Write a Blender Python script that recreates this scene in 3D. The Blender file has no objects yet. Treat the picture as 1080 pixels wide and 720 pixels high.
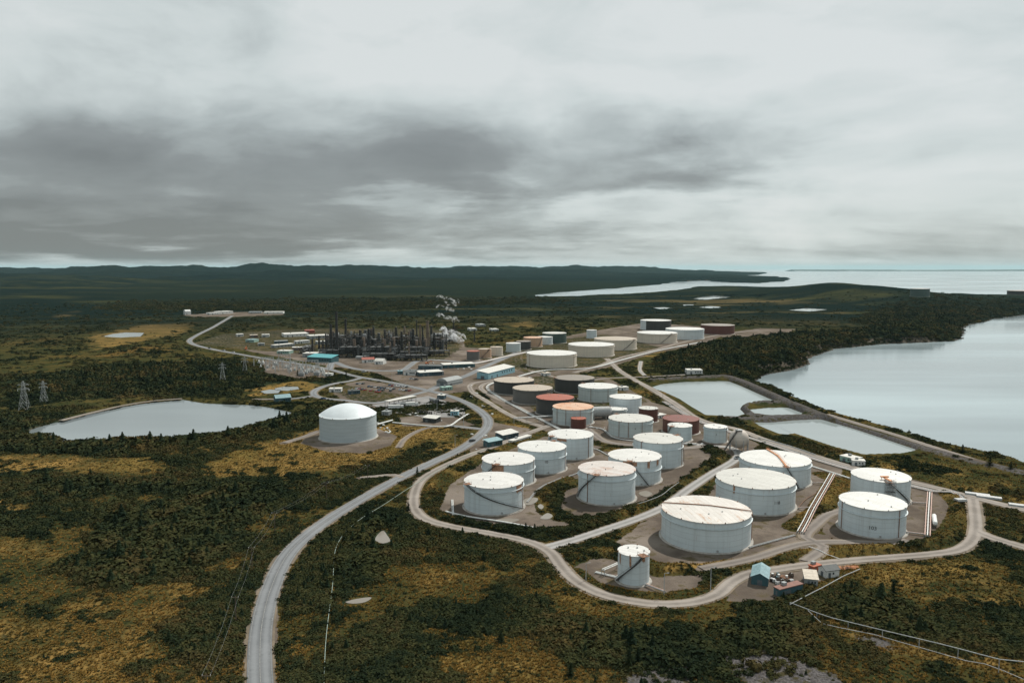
import bpy, bmesh, math, random
import numpy as np
from mathutils import Vector, Matrix
random.seed(7)
RNG = np.random.default_rng(11)
PI = math.pi
sc = bpy.context.scene
COL = sc.collection

# ------------------------------------------------------------------ camera, sun, sky, exposure
CAM_H, F_PX, HORIZON_Y = 118.0, 780.0, 282.5
PITCH = math.atan((360 - HORIZON_Y) / F_PX)
cd = bpy.data.cameras.new('camera'); cam = bpy.data.objects.new('camera', cd); COL.objects.link(cam)
cam.location = (0, 0, CAM_H); cam.rotation_euler = (PI / 2 - PITCH, 0, 0)
cd.sensor_width = 36; cd.lens = 36 * F_PX / 1080; cd.clip_start = 1; cd.clip_end = 200000
sc.camera = cam
SUN_EL, SUN_AZ = math.radians(50), math.radians(42)      # azimuth from +y (view direction) towards +x
sd = bpy.data.lights.new('sun', 'SUN'); sun = bpy.data.objects.new('sun', sd); COL.objects.link(sun)
sd.energy = 4.2; sd.angle = math.radians(1.2); sd.color = (1.0, 0.945, 0.86)
sun_dir = Vector((math.sin(SUN_AZ) * math.cos(SUN_EL), math.cos(SUN_AZ) * math.cos(SUN_EL), math.sin(SUN_EL)))
sun.rotation_euler = sun_dir.to_track_quat('Z', 'Y').to_euler()
sun.location = (0, 0, 500)
sc.view_settings.view_transform = 'Standard'; sc.view_settings.look = 'None'
sc.view_settings.gamma = 1; sc.view_settings.exposure = 0.0; sc.view_settings.use_curve_mapping = False
sc.cycles.volume_bounces = 1; sc.cycles.max_bounces = 6; sc.cycles.diffuse_bounces = 2

CP, SP = math.cos(PITCH), math.sin(PITCH)
def ray(px, py):
    a, b = px - 540, 360 - py
    return (a, F_PX * CP + b * SP, -F_PX * SP + b * CP)
def at(px, py, z=0.0):
    d = ray(px, py); t = (z - CAM_H) / d[2]
    return (d[0] * t, d[1] * t)
def proj(X, Y, Z):
    X, Y, Z = np.asarray(X, float), np.asarray(Y, float), np.asarray(Z, float) - CAM_H
    dp = Y * CP - Z * SP; up = Y * SP + Z * CP
    return 540 + F_PX * X / dp, 360 - F_PX * up / dp
def mpp(px, py):                                         # metres per pixel at a ground point
    x, y = at(px, py); return math.sqrt(x * x + y * y + CAM_H ** 2) / F_PX

# ------------------------------------------------------------------ node helper
class NT:
    def __init__(s, tree): s.t = tree; s.n = tree.nodes; s.l = tree.links
    def node(s, typ, **kw):
        n = s.n.new(typ)
        for k, v in kw.items():
            if k[0] == '_': setattr(n, k[1:], v)
        return n
    def put(s, sock, v):
        if isinstance(v, bpy.types.NodeSocket): s.l.new(v, sock)
        elif v is not None:
            if sock.type == 'RGBA' and len(v) == 3: v = (*v, 1)
            sock.default_value = v
    def math(s, op, a, b=None, c=None, clamp=False):
        n = s.n.new('ShaderNodeMath'); n.operation = op; n.use_clamp = clamp
        for i, v in enumerate((a, b, c)):
            if v is not None: s.put(n.inputs[i], v)
        return n.outputs[0]
    def vmath(s, op, a, b=None, sc_=None):
        n = s.n.new('ShaderNodeVectorMath'); n.operation = op
        s.put(n.inputs[0], a)
        if b is not None: s.put(n.inputs[1], b)
        if sc_ is not None: s.put(n.inputs['Scale'], sc_)
        return n.outputs['Value'] if op in ('LENGTH', 'DOT_PRODUCT', 'DISTANCE') else n.outputs[0]
    def mix(s, f, a, b, mode='MIX'):
        n = s.n.new('ShaderNodeMix'); n.data_type = 'RGBA'; n.blend_type = mode
        s.put(n.inputs[0], f); s.put(n.inputs[6], a); s.put(n.inputs[7], b)
        return n.outputs[2]
    def noise(s, vec, scale, detail=4, rough=0.55, out='Fac', dist=0.0):
        n = s.n.new('ShaderNodeTexNoise'); s.put(n.inputs['Vector'], vec)
        n.inputs['Scale'].default_value = scale; n.inputs['Detail'].default_value = detail
        n.inputs['Roughness'].default_value = rough; n.inputs['Distortion'].default_value = dist
        return n.outputs[out]
    def ramp(s, f, lo, hi, a=0.0, b=1.0, smooth=True):
        n = s.n.new('ShaderNodeMapRange'); n.interpolation_type = 'SMOOTHSTEP' if smooth else 'LINEAR'
        s.put(n.inputs[0], f)
        for i, v in enumerate((lo, hi, a, b)): n.inputs[i + 1].default_value = v
        return n.outputs[0]
    def comb(s, x, y, z):
        n = s.n.new('ShaderNodeCombineXYZ'); s.put(n.inputs[0], x); s.put(n.inputs[1], y); s.put(n.inputs[2], z)
        return n.outputs[0]
    def sep(s, v):
        n = s.n.new('ShaderNodeSeparateXYZ'); s.put(n.inputs[0], v); return n.outputs
    def scalev(s, v, x, y, z): return s.vmath('MULTIPLY', v, (x, y, z))

# world: Nishita sky seen through a broken cloud layer
w = bpy.data.worlds.new('World'); sc.world = w; w.use_nodes = True
N = NT(w.node_tree); N.n.clear()
sky = N.node('ShaderNodeTexSky', _sky_type='NISHITA', _sun_disc=False)
sky.sun_elevation = SUN_EL; sky.sun_rotation = SUN_AZ
tc = N.n.new('ShaderNodeTexCoord'); D = tc.outputs['Generated']
dx, dy, dz = N.sep(D)[0:3]
zc = N.math('ADD', N.math('MAXIMUM', dz, 0.0), 0.11)
plane = N.comb(N.math('DIVIDE', dx, zc), N.math('DIVIDE', dy, zc), 0.0)
yc = N.math('MAXIMUM', dy, 0.05)
ae = N.comb(N.math('DIVIDE', dx, yc), N.math('DIVIDE', dz, yc), 0.0)
wn = N.noise(plane, 1.1, 5, 0.55, 'Color')
warp = N.vmath('MULTIPLY', N.vmath('SUBTRACT', wn, (0.5, 0.5, 0.5)), (0.42, 0.16, 0))
aew = N.vmath('ADD', ae, warp)
DS = N.vmath('ADD', N.scalev(D, 1, 1, 2.6), N.vmath('MULTIPLY', N.vmath('SUBTRACT', N.noise(N.scalev(D, 1, 1, 2.2), 2.6, 3, .5, 'Color'), (.5, .5, .5)), (.35, .35, .30)))
n1 = N.noise(DS, 1.7, 6, 0.50)
n2 = N.noise(DS, 4.4, 7, 0.56)
n3 = N.noise(N.scalev(plane, 0.45, 1.0, 1), 0.9, 6, 0.55)
low = N.ramp(dz, 0.02, 0.13, 1.0, 0.05)
val = N.math('ADD', N.math('MULTIPLY', N.math('SUBTRACT', n1, 0.5), 1.15), N.math('MULTIPLY', N.math('SUBTRACT', n2, 0.5), 1.05))
val = N.math('ADD', val, N.math('MULTIPLY', N.math('MULTIPLY', N.math('SUBTRACT', n3, 0.5), 0.75), low))
val = N.math('ADD', val, N.ramp(dz, 0.0, 0.42, 0.66, 0.76, False))
# cloud masses: photo direction (px, py), half sizes in pixels, strength (dark negative)
BLOBS = [(60, 180, 330, 80, -.40), (330, 150, 240, 60, -.24), (485, 195, 120, 40, -.34), (560, 120, 160, 40, -.10), (640, 165, 150, 45, -.30),
         (720, 185, 120, 28, -.28), (200, 258, 420, 20, -.30), (60, 255, 260, 30, -.20), (830, 125, 110, 30, -.16), (420, 160, 130, 35, -.20),
         (560, 256, 120, 9, -.10), (300, 235, 260, 20, -.16), (500, 0, 700, 60, .16), (700, 90, 130, 35, .10), (850, 30, 260, 60, .14), (980, 200, 240, 55, .12),
         (430, 212, 60, 14, .16), (640, 220, 120, 14, .16), (20, 185, 80, 18, .10), (850, 240, 300, 22, .08), (290, 155, 50, 12, .08), (980, 150, 220, 90, .06), (150, 238, 340, 26, -.14), (480, 235, 160, 14, -.08), (100, 55, 260, 70, -.10), (330, 60, 120, 50, -.06)]
for (bx, by, sx, sy, s_) in BLOBS:
    r_ = ray(bx, by); a0, e0 = r_[0] / r_[1], r_[2] / r_[1]
    q = N.vmath('MULTIPLY', N.vmath('SUBTRACT', aew, (a0, e0, 0)), (F_PX / sx, F_PX / sy, 0))
    L = N.vmath('LENGTH', q)
    val = N.math('ADD', val, N.ramp(L, 0.0, 1.5, s_, 0.0))
# pale clear band under the cloud base, close to the horizon
hz = N.ramp(dz, 0.003, 0.022, 1.0, 0.0)
val = N.math('ADD', val, N.math('MULTIPLY', hz, 0.10), clamp=False)
cr = N.n.new('ShaderNodeValToRGB'); N.put(cr.inputs[0], val)
e = cr.color_ramp.elements
e[0].position = 0.0; e[0].color = (0.20, 0.215, 0.214, 1)
e[1].position = 1.0; e[1].color = (0.715, 0.752, 0.745, 1)
for p_, c_ in ((.3, (.27, .292, .291)), (.55, (.43, .475, .473)), (.8, (.62, .675, .668))):
    k = e.new(p_); k.color = (*c_, 1)
skyc = N.vmath('MULTIPLY', sky.outputs[0], (0.10, 0.10, 0.10))
# cloud thickness a little brighter high up, where the frame does not look, like the sunlit side
col = N.mix(0.93, skyc, cr.outputs[0])
hc = N.mix(N.ramp(dz, 0.0, 0.012, 0.6, 0.0), col, (0.55, 0.585, 0.58))
below = N.ramp(dz, -0.02, 0.0, 1.0, 0.0)
hc = N.mix(below, hc, (0.30, 0.35, 0.36))
bg = N.n.new('ShaderNodeBackground'); N.put(bg.inputs[0], hc); bg.inputs[1].default_value = 1.0
out = N.n.new('ShaderNodeOutputWorld'); N.l.new(bg.outputs[0], out.inputs[0])

# ------------------------------------------------------------------ materials
MATS = {}
def newmat(name):
    m = bpy.data.materials.new(name); m.use_nodes = True; t = NT(m.node_tree); t.n.clear()
    o = t.n.new('ShaderNodeOutputMaterial'); p = t.n.new('ShaderNodeBsdfPrincipled'); t.l.new(p.outputs[0], o.inputs[0])
    return m, t, p, o
def bump(t, p, h, strength, dist):
    b = t.n.new('ShaderNodeBump'); b.inputs['Strength'].default_value = strength; b.inputs['Distance'].default_value = dist
    t.put(b.inputs['Height'], h); t.l.new(b.outputs[0], p.inputs['Normal'])
def plain(name, c, rough=0.7, var=0.25, scale=0.6, metal=0.0):
    if name in MATS: return MATS[name]
    m, t, p, o = newmat(name)
    co = t.n.new('ShaderNodeTexCoord').outputs['Object']
    n = t.noise(co, scale, 5, 0.6)
    d = tuple(x * (1 - var) for x in c); b = tuple(min(1, x * (1 + var * .6)) for x in c)
    t.put(p.inputs['Base Color'], t.mix(t.ramp(n, .3, .7), d, b)); p.inputs['Roughness'].default_value = rough
    p.inputs['Metallic'].default_value = metal
    MATS[name] = m; return m
def tank_wall(name, c, rust=0.3, dirt=(0.30, 0.31, 0.30)):
    if name in MATS: return MATS[name]
    m, t, p, o = newmat(name)
    co = t.n.new('ShaderNodeTexCoord').outputs['Object']
    oi = t.n.new('ShaderNodeObjectInfo').outputs['Random']
    cs = t.vmath('ADD', co, t.comb(t.math('MULTIPLY', oi, 200), 0, 0))
    st = t.noise(t.scalev(cs, 1, 1, 0.035), 0.55, 5, 0.65)           # long vertical streaks
    st2 = t.noise(t.scalev(cs, 1, 1, 0.06), 1.6, 4, 0.6)
    pl = t.noise(t.scalev(cs, 0.12, 0.12, 0.42), 1.0, 2, 0.4)          # plates of slightly different paint
    fine = t.noise(cs, 2.2, 4, 0.6)
    a = t.mix(t.math('MULTIPLY', t.ramp(st, .45, .70), .30), c, dirt)
    a = t.mix(t.math('MULTIPLY', t.ramp(pl, .42, .62), .16), a, tuple(x * .72 for x in c))
    a = t.mix(t.math('MULTIPLY', t.ramp(fine, .45, .8), .22), a, tuple(x * .75 for x in c))
    # weld seams: course lines every 2.4 m, plate joints staggered
    z = t.sep(co)[2]
    fr = t.math('FRACT', t.math('MULTIPLY', z, 1 / 2.4))
    line = t.math('LESS_THAN', fr, 0.07)
    a = t.mix(t.math('MULTIPLY', line, .42), a, tuple(x * .5 for x in c))
    r = t.ramp(st2, .66 - .16 * rust, .80 - .12 * rust)
    big = t.ramp(t.noise(cs, 0.13, 3, .5), .5, .68)
    r = t.math('MULTIPLY', r, t.math('MULTIPLY', big, min(1.0, .35 + rust)))
    a = t.mix(r, a, (0.27, 0.13, 0.065))
    t.put(p.inputs['Base Color'], a); p.inputs['Roughness'].default_value = 0.55
    bump(t, p, t.math('ADD', pl, t.math('MULTIPLY', line, -.4)), 0.25, 0.08)
    MATS[name] = m; return m
def tank_roof(name, c, rust=0.2, rc=(0.36, 0.16, 0.08), ang=0.4, dirt=0.25):
    if name in MATS: return MATS[name]
    m, t, p, o = newmat(name)
    co = t.n.new('ShaderNodeTexCoord').outputs['Object']
    oi = t.n.new('ShaderNodeObjectInfo').outputs['Random']
    mp = t.n.new('ShaderNodeMapping'); t.put(mp.inputs[0], t.vmath('ADD', co, t.comb(t.math('MULTIPLY', oi, 300), 0, 0)))
    mp.inputs['Rotation'].default_value = (0, 0, ang)
    v = mp.outputs[0]
    br = t.n.new('ShaderNodeTexBrick'); t.put(br.inputs[0], v); br.inputs['Scale'].default_value = 0.22
    br.inputs['Mortar Size'].default_value = 0.012; br.inputs['Brick Width'].default_value = 1.9; br.inputs['Row Height'].default_value = 0.5
    br.inputs['Color1'].default_value = (1, 1, 1, 1); br.inputs['Color2'].default_value = (.86, .86, .86, 1); br.inputs['Mortar'].default_value = (.55, .5, .45, 1)
    str_ = t.noise(t.scalev(v, .16, 1, 1), 0.55, 5, .68)
    blot = t.noise(v, 0.10, 4, .6); fine = t.noise(v, 1.2, 5, .65)
    a = t.mix(1.0, c, br.outputs[0], 'MULTIPLY')
    a = t.mix(t.math('MULTIPLY', t.ramp(fine, .45, .75), dirt), a, tuple(x * .6 for x in c))
    k = t.math('ADD', t.math('MULTIPLY', str_, .55), t.math('MULTIPLY', blot, .45))
    k = t.math('ADD', k, t.math('MULTIPLY', t.math('SUBTRACT', fine, .5), .25))
    th = .66 - .24 * rust
    a = t.mix(t.math('MULTIPLY', t.ramp(k, th, th + .10), min(.92, .5 + rust * .5)), a, rc)
    t.put(p.inputs['Base Color'], a); p.inputs['Roughness'].default_value = 0.6
    bump(t, p, fine, 0.12, 0.05)
    MATS[name] = m; return m
def metal(name, c): return plain(name, c, 0.5, .3, 1.5, 0.0)

def ground_mat():
    m, t, p, o = newmat('ground')
    g = t.n.new('ShaderNodeNewGeometry'); P = g.outputs['Position']; nz = t.sep(g.outputs['Normal'])[2]
    def attr(nm):
        a = t.n.new('ShaderNodeAttribute'); a.attribute_name = nm; return a
    ca = attr('cover'); gold, forest, gravel = t.sep(ca.outputs['Vector'])[0:3]
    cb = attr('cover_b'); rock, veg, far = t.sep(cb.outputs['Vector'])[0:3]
    big = t.noise(P, 0.008, 4, .55); mid = t.noise(P, 0.045, 5, .62); sm = t.noise(P, 0.28, 5, .66); fi = t.noise(P, 1.3, 4, .7)
    # heath: brown, olive, dark moss, by three noises plus the scrub density
    a = t.mix(t.ramp(mid, .40, .62), (0.024, 0.032, 0.013), (0.070, 0.056, 0.018)); a = t.mix(t.math('MULTIPLY', t.ramp(fi, .48, .68), .45), a, (0.085, 0.068, 0.026))
    a = t.mix(t.math('MULTIPLY', t.ramp(sm, .46, .66), .7), a, (0.052, 0.046, 0.018))
    a = t.mix(t.ramp(t.math('ADD', t.math('MULTIPLY', big, .5), t.math('MULTIPLY', sm, .5)), .52, .64), a, (0.150, 0.086, 0.027))
    a = t.mix(t.math('MULTIPLY', t.ramp(veg, .45, .75), .75), a, (0.022, 0.028, 0.013))
    # gold grass
    gcol = t.mix(t.ramp(t.math('ADD', t.math('MULTIPLY', mid, .6), t.math('MULTIPLY', sm, .4)), .40, .60), (0.125, 0.085, 0.028), (0.26, 0.160, 0.050))
    gcol = t.mix(t.ramp(sm, .48, .62), gcol, (0.070, 0.060, 0.022)); gcol = t.mix(t.math('MULTIPLY', t.ramp(fi, .45, .7), .5), gcol, (0.10, 0.075, 0.03))
    gcol = t.mix(t.math('MULTIPLY', t.ramp(big, .50, .66), .65), gcol, (0.095, 0.078, 0.022))
    gm = t.ramp(t.math('ADD', gold, t.math('MULTIPLY', t.math('SUBTRACT', t.math('ADD', t.math('MULTIPLY', mid, .6), t.math('MULTIPLY', sm, .4)), .5), 3.4)), .28, .85)
    a = t.mix(gm, a, gcol)
    fcol = t.mix(t.ramp(sm, .35, .65), (0.012, 0.020, 0.012), (0.030, 0.040, 0.020))
    fm = t.ramp(t.math('ADD', forest, t.math('MULTIPLY', t.math('SUBTRACT', mid, .5), 1.2)), .40, .60)
    a = t.mix(fm, a, fcol)
    # far country: bands of bog and wood, colours darkened in place of cloud shadow
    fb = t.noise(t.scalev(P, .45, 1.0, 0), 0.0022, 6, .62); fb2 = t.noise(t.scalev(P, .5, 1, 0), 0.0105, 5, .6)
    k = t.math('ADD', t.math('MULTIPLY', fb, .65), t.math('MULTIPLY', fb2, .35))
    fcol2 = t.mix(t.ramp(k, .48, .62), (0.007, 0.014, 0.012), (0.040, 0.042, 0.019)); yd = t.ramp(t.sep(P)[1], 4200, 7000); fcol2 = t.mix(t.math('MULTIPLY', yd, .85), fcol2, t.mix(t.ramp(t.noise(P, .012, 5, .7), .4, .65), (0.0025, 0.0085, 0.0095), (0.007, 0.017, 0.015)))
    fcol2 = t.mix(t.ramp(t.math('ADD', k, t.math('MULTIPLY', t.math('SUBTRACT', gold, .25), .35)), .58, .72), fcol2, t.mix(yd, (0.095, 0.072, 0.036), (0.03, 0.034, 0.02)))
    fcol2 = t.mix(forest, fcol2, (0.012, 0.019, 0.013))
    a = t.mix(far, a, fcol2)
    # rock and gravel
    rcol = t.mix(t.ramp(fi, .35, .7), (0.050, 0.047, 0.046), (0.145, 0.135, 0.135)); rcol = t.mix(t.ramp(sm, .50, .62), rcol, (0.055, 0.048, 0.025))
    rm = t.ramp(t.math('ADD', rock, t.math('MULTIPLY', t.math('SUBTRACT', sm, .5), 3.0)), .30, .62)
    a = t.mix(rm, a, rcol)
    a = t.mix(t.math('MULTIPLY', t.ramp(nz, .93, .80, 0, .8), t.ramp(t.sep(P)[2], 0.5, -2.0)), a, t.mix(t.ramp(sm, .4, .62), (0.055, 0.045, 0.036), (0.15, 0.12, 0.095)))
    grc = t.mix(t.ramp(mid, .38, .62), (0.100, 0.081, 0.066), (0.165, 0.136, 0.112))
    grc = t.mix(t.math('MULTIPLY', t.ramp(sm, .44, .7), .5), grc, (0.085, 0.072, 0.062))
    grc = t.mix(t.math('MULTIPLY', t.ramp(t.noise(P, .018, 3, .5), .52, .68), .55), grc, (0.25, 0.215, 0.185))
    grc = t.mix(t.math('MULTIPLY', t.ramp(t.noise(P, .09, 5, .7), .53, .64), .75), grc, (0.075, 0.060, 0.028))
    vm = t.ramp(t.math('ADD', gravel, t.math('MULTIPLY', t.math('SUBTRACT', sm, .5), .9)), .42, .54)
    a = t.mix(vm, a, grc)
    t.put(p.inputs['Base Color'], a); p.inputs['Roughness'].default_value = 0.95
    p.inputs['Specular IOR Level'].default_value = 0.0
    bump(t, p, t.math('ADD', t.math('MULTIPLY', sm, .7), t.math('MULTIPLY', fi, .3)), 0.55, 0.9)
    return m
def road_mat(name, c1, c2, marks=False):
    m, t, p, o = newmat(name)
    P = t.n.new('ShaderNodeNewGeometry').outputs['Position']
    uv = t.sep(t.n.new('ShaderNodeUVMap').outputs[0]); u = uv[0]     # u across the road in metres from its centre
    n = t.noise(P, .07, 4, .6); f = t.noise(P, .8, 5, .7)
    a = t.mix(t.ramp(n, .35, .65), c1, c2)
    a = t.mix(t.math('MULTIPLY', t.ramp(f, .4, .75), .35), a, tuple(x * .6 for x in c1))
    a = t.mix(t.math('MULTIPLY', t.ramp(t.noise(P, .22, 5, .7), .56, .66), .45), a, tuple(x * .62 for x in c1)); a = t.mix(t.math('MULTIPLY', t.ramp(t.noise(P, .035, 3, .5), .55, .65), .3), a, tuple(min(1, x * 1.3) for x in c2))
    # wheel tracks rubbed paler, crown of looser stones darker
    tr = t.math('ABSOLUTE', t.math('SUBTRACT', t.math('ABSOLUTE', u), 1.7))
    a = t.mix(t.math('MULTIPLY', t.ramp(tr, 1.1, .25), .42), a, tuple(min(1, x * 1.45) for x in c2))
    a = t.mix(t.math('MULTIPLY', t.ramp(t.math('ABSOLUTE', u), .75, .25), .25), a, tuple(x * .6 for x in c1))
    t.put(p.inputs['Base Color'], a); p.inputs['Roughness'].default_value = .9
    bump(t, p, f, .3, .1)
    return m
def water_mat(name, c, rough=.12, bs=.25, sc1=.35, streak=0.0):
    m, t, p, o = newmat(name)
    P = t.n.new('ShaderNodeNewGeometry').outputs['Position']
    n = t.noise(P, sc1, 4, .6); n2 = t.noise(t.scalev(P, .25, 1, 1), .004, 4, .55)
    a = t.mix(t.ramp(n2, .35, .68), tuple(x * .78 for x in c), tuple(min(1, x * (1.18 + streak)) for x in c))
    t.put(p.inputs['Base Color'], a)
    t.put(p.inputs['Roughness'], t.ramp(n2, .35, .65, rough * .7, rough * 1.6))
    p.inputs['IOR'].default_value = 1.33
    bump(t, p, n, bs, .12)
    return m
def leaf_mat(name, cols):
    m, t, p, o = newmat(name)
    r = t.n.new('ShaderNodeObjectInfo').outputs['Random']; P = t.n.new('ShaderNodeNewGeometry').outputs['Position']
    n = t.noise(P, .035, 3, .5); f = t.noise(P, 1.0, 3, .6)
    k = t.math('ADD', t.math('MULTIPLY', r, .38), t.math('MULTIPLY', t.ramp(t.math('ADD', t.math('MULTIPLY', n, .5), t.math('MULTIPLY', t.noise(P, .013, 3, .5), .5)), .36, .64), .50))
    cr = t.n.new('ShaderNodeValToRGB'); t.put(cr.inputs[0], k); e = cr.color_ramp.elements
    e[0].position = .15; e[0].color = (*cols[0], 1); e[1].position = .95; e[1].color = (*cols[-1], 1)
    for i, c in enumerate(cols[1:-1]):
        q = e.new(.15 + .8 * (i + 1) / (len(cols) - 1)); q.color = (*c, 1)
    a = t.mix(t.math('MULTIPLY', t.ramp(f, .4, .7), .5), cr.outputs[0], (0.012, 0.016, 0.008))
    t.put(p.inputs['Base Color'], a); p.inputs['Roughness'].default_value = .9; p.inputs['Specular IOR Level'].default_value = 0.0
    return m

# ------------------------------------------------------------------ mesh helpers
def obj(name, me, m=None, parent=None, **props):
    o = bpy.data.objects.new(name, me); COL.objects.link(o)
    if m is not None and me is not None and not me.materials: me.materials.append(m)
    if parent is not None: o.parent = parent
    for k, v in props.items():
        if v: o[k] = v
    return o
def thing(name, label, cat, loc=(0, 0, 0), rz=0, group=None):
    o = bpy.data.objects.new(name, None); COL.objects.link(o); o.empty_display_size = .5
    o.location = loc; o.rotation_euler = (0, 0, rz); o['label'] = label; o['category'] = cat
    if group: o['group'] = group
    return o
class MB:
    def __init__(s): s.v = []; s.f = []
    def add(s, vs, fs):
        b = len(s.v); s.v += [tuple(v) for v in vs]; s.f += [tuple(b + i for i in f) for f in fs]; return s
    def box(s, x0, x1, y0, y1, z0, z1, M=None):
        vs = [Vector((x, y, z)) for z in (z0, z1) for y in (y0, y1) for x in (x0, x1)]
        if M is not None: vs = [M @ v for v in vs]
        return s.add(vs, [(0, 2, 3, 1), (4, 5, 7, 6), (0, 1, 5, 4), (2, 6, 7, 3), (0, 4, 6, 2), (1, 3, 7, 5)])
    def bar(s, a, b, w=.1, h=None):
        a, b = Vector(a), Vector(b); d = b - a; L = d.length
        if L < 1e-6: return s
        M = Matrix.Translation(a) @ d.to_track_quat('X', 'Z').to_matrix().to_4x4(); h = h or w
        return s.box(0, L, -w / 2, w / 2, -h / 2, h / 2, M)
    def tube(s, a, b, r, n=8, r2=None, caps=True):
        a, b = Vector(a), Vector(b); d = b - a
        M = Matrix.Translation(a) @ d.to_track_quat('Z', 'Y').to_matrix().to_4x4(); r2 = r if r2 is None else r2
        vs = [M @ Vector((r * math.cos(i * 2 * PI / n), r * math.sin(i * 2 * PI / n), 0)) for i in range(n)]
        vs += [M @ Vector((r2 * math.cos(i * 2 * PI / n), r2 * math.sin(i * 2 * PI / n), d.length)) for i in range(n)]
        fs = [(i, (i + 1) % n, n + (i + 1) % n, n + i) for i in range(n)]
        if caps: fs += [tuple(range(n - 1, -1, -1)), tuple(range(n, 2 * n))]
        return s.add(vs, fs)
    def lathe(s, prof, n=64, c=(0, 0, 0)):
        vs = [(c[0] + r * math.cos(i * 2 * PI / n), c[1] + r * math.sin(i * 2 * PI / n), c[2] + z) for r, z in prof for i in range(n)]
        fs = [(k * n + i, k * n + (i + 1) % n, (k + 1) * n + (i + 1) % n, (k + 1) * n + i) for k in range(len(prof) - 1) for i in range(n)]
        return s.add(vs, fs)
    def mesh(s, name, smooth=None):
        me = bpy.data.meshes.new(name); me.from_pydata(s.v, [], s.f); me.update()
        if smooth:
            me.polygons.foreach_set('use_smooth', [True] * len(me.polygons))
            me.set_sharp_from_angle(angle=math.radians(smooth))
        return me
    def build(s, name, m, parent=None, smooth=None, **props): return obj(name, s.mesh(name, smooth), m, parent, **props)
def copy_tree(o, loc, rz=None, label=None, scale=None):
    c = o.copy(); COL.objects.link(c); c.location = loc
    if rz is not None: c.rotation_euler = (0, 0, rz)
    if label: c['label'] = label
    if scale: c.scale = (scale,) * 3
    for ch in o.children:
        d = ch.copy(); COL.objects.link(d); d.parent = c
        for g in ch.children:
            q = g.copy(); COL.objects.link(q); q.parent = d
    return c

# ------------------------------------------------------------------ numpy noise and polygons
def vnoise(x, y, seed=0):
    xi, yi = np.floor(x).astype(np.int64), np.floor(y).astype(np.int64); xf, yf = x - xi, y - yi
    def h(a, b):
        n = (a * 374761393 + b * 668265263 + seed * 974711) & 0xffffffff
        n = ((n ^ (n >> 13)) * 1274126177) & 0xffffffff
        return ((n ^ (n >> 16)) & 0xffff) / 65535.0
    u, v = xf * xf * (3 - 2 * xf), yf * yf * (3 - 2 * yf)
    return (h(xi, yi) * (1 - u) + h(xi + 1, yi) * u) * (1 - v) + (h(xi, yi + 1) * (1 - u) + h(xi + 1, yi + 1) * u) * v
def fbm(x, y, lam, octv=4, seed=0, gain=.5):
    s = 0; a = 1; t = 0
    for i in range(octv):
        s = s + a * vnoise(x / lam * 2 ** i + 17.3 * i, y / lam * 2 ** i - 9.1 * i, seed + i); t += a; a *= gain
    return s / t
def sstep(x, a, b):
    t = np.clip((x - a) / (b - a), 0, 1); return t * t * (3 - 2 * t)
def seg_dist(X, Y, pts, closed):
    d = np.full(X.shape, 1e12); n = len(pts)
    for i in range(n if closed else n - 1):
        (x1, y1), (x2, y2) = pts[i], pts[(i + 1) % n]
        ex, ey = x2 - x1, y2 - y1; L = ex * ex + ey * ey + 1e-9
        t = np.clip(((X - x1) * ex + (Y - y1) * ey) / L, 0, 1)
        d = np.minimum(d, (X - x1 - t * ex) ** 2 + (Y - y1 - t * ey) ** 2)
    return np.sqrt(d)
def inside(X, Y, pts):
    r = np.zeros(X.shape, bool); n = len(pts)
    for i in range(n):
        (x1, y1), (x2, y2) = pts[i], pts[(i + 1) % n]
        if y1 == y2: continue
        r ^= ((y1 > Y) != (y2 > Y)) & (X < (x2 - x1) * (Y - y1) / (y2 - y1) + x1)
    return r
def sdist(X, Y, pts, margin):
    """signed distance, negative inside; only worked out within margin of the polygon's box"""
    p = np.array(pts); m = (X > p[:, 0].min() - margin) & (X < p[:, 0].max() + margin) & (Y > p[:, 1].min() - margin) & (Y < p[:, 1].max() + margin)
    out = np.full(X.shape, 1e6)
    if m.any():
        xs, ys = X[m], Y[m]; d = seg_dist(xs, ys, pts, True); out[m] = np.where(inside(xs, ys, pts), -d, d)
    return out
def ldist(X, Y, pts, margin):
    p = np.array(pts); m = (X > p[:, 0].min() - margin) & (X < p[:, 0].max() + margin) & (Y > p[:, 1].min() - margin) & (Y < p[:, 1].max() + margin)
    out = np.full(X.shape, 1e6)
    if m.any(): out[m] = seg_dist(X[m], Y[m], pts, False)
    return out
def W(pts, z=0.0): return [at(x, y, z) for x, y in pts]
def smooth_line(pts, step=4.0):
    P = [Vector((*p, 0)) for p in pts]; P = [P[0] * 2 - P[1]] + P + [P[-1] * 2 - P[-2]]; o = []
    for i in range(1, len(P) - 2):
        L = (P[i + 1] - P[i]).length; n = max(2, int(L / step))
        # centripetal Catmull-Rom keeps bends round without overshoot
        t = [0]
        for a, b in ((i - 1, i), (i, i + 1), (i + 1, i + 2)): t.append(t[-1] + max(1e-3, (P[b] - P[a]).length) ** .5)
        for k in range(n):
            u = t[1] + (t[2] - t[1]) * k / n
            A = [P[i - 1 + j] * ((t[j + 1] - u) / (t[j + 1] - t[j])) + P[i + j] * ((u - t[j]) / (t[j + 1] - t[j])) for j in range(3)]
            B = [A[j] * ((t[j + 2] - u) / (t[j + 2] - t[j])) + A[j + 1] * ((u - t[j]) / (t[j + 2] - t[j])) for j in range(2)]
            o.append(B[0] * ((t[2] - u) / (t[2] - t[1])) + B[1] * ((u - t[1]) / (t[2] - t[1])))
    o.append(P[-2]); return [(p.x, p.y) for p in o]

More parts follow.
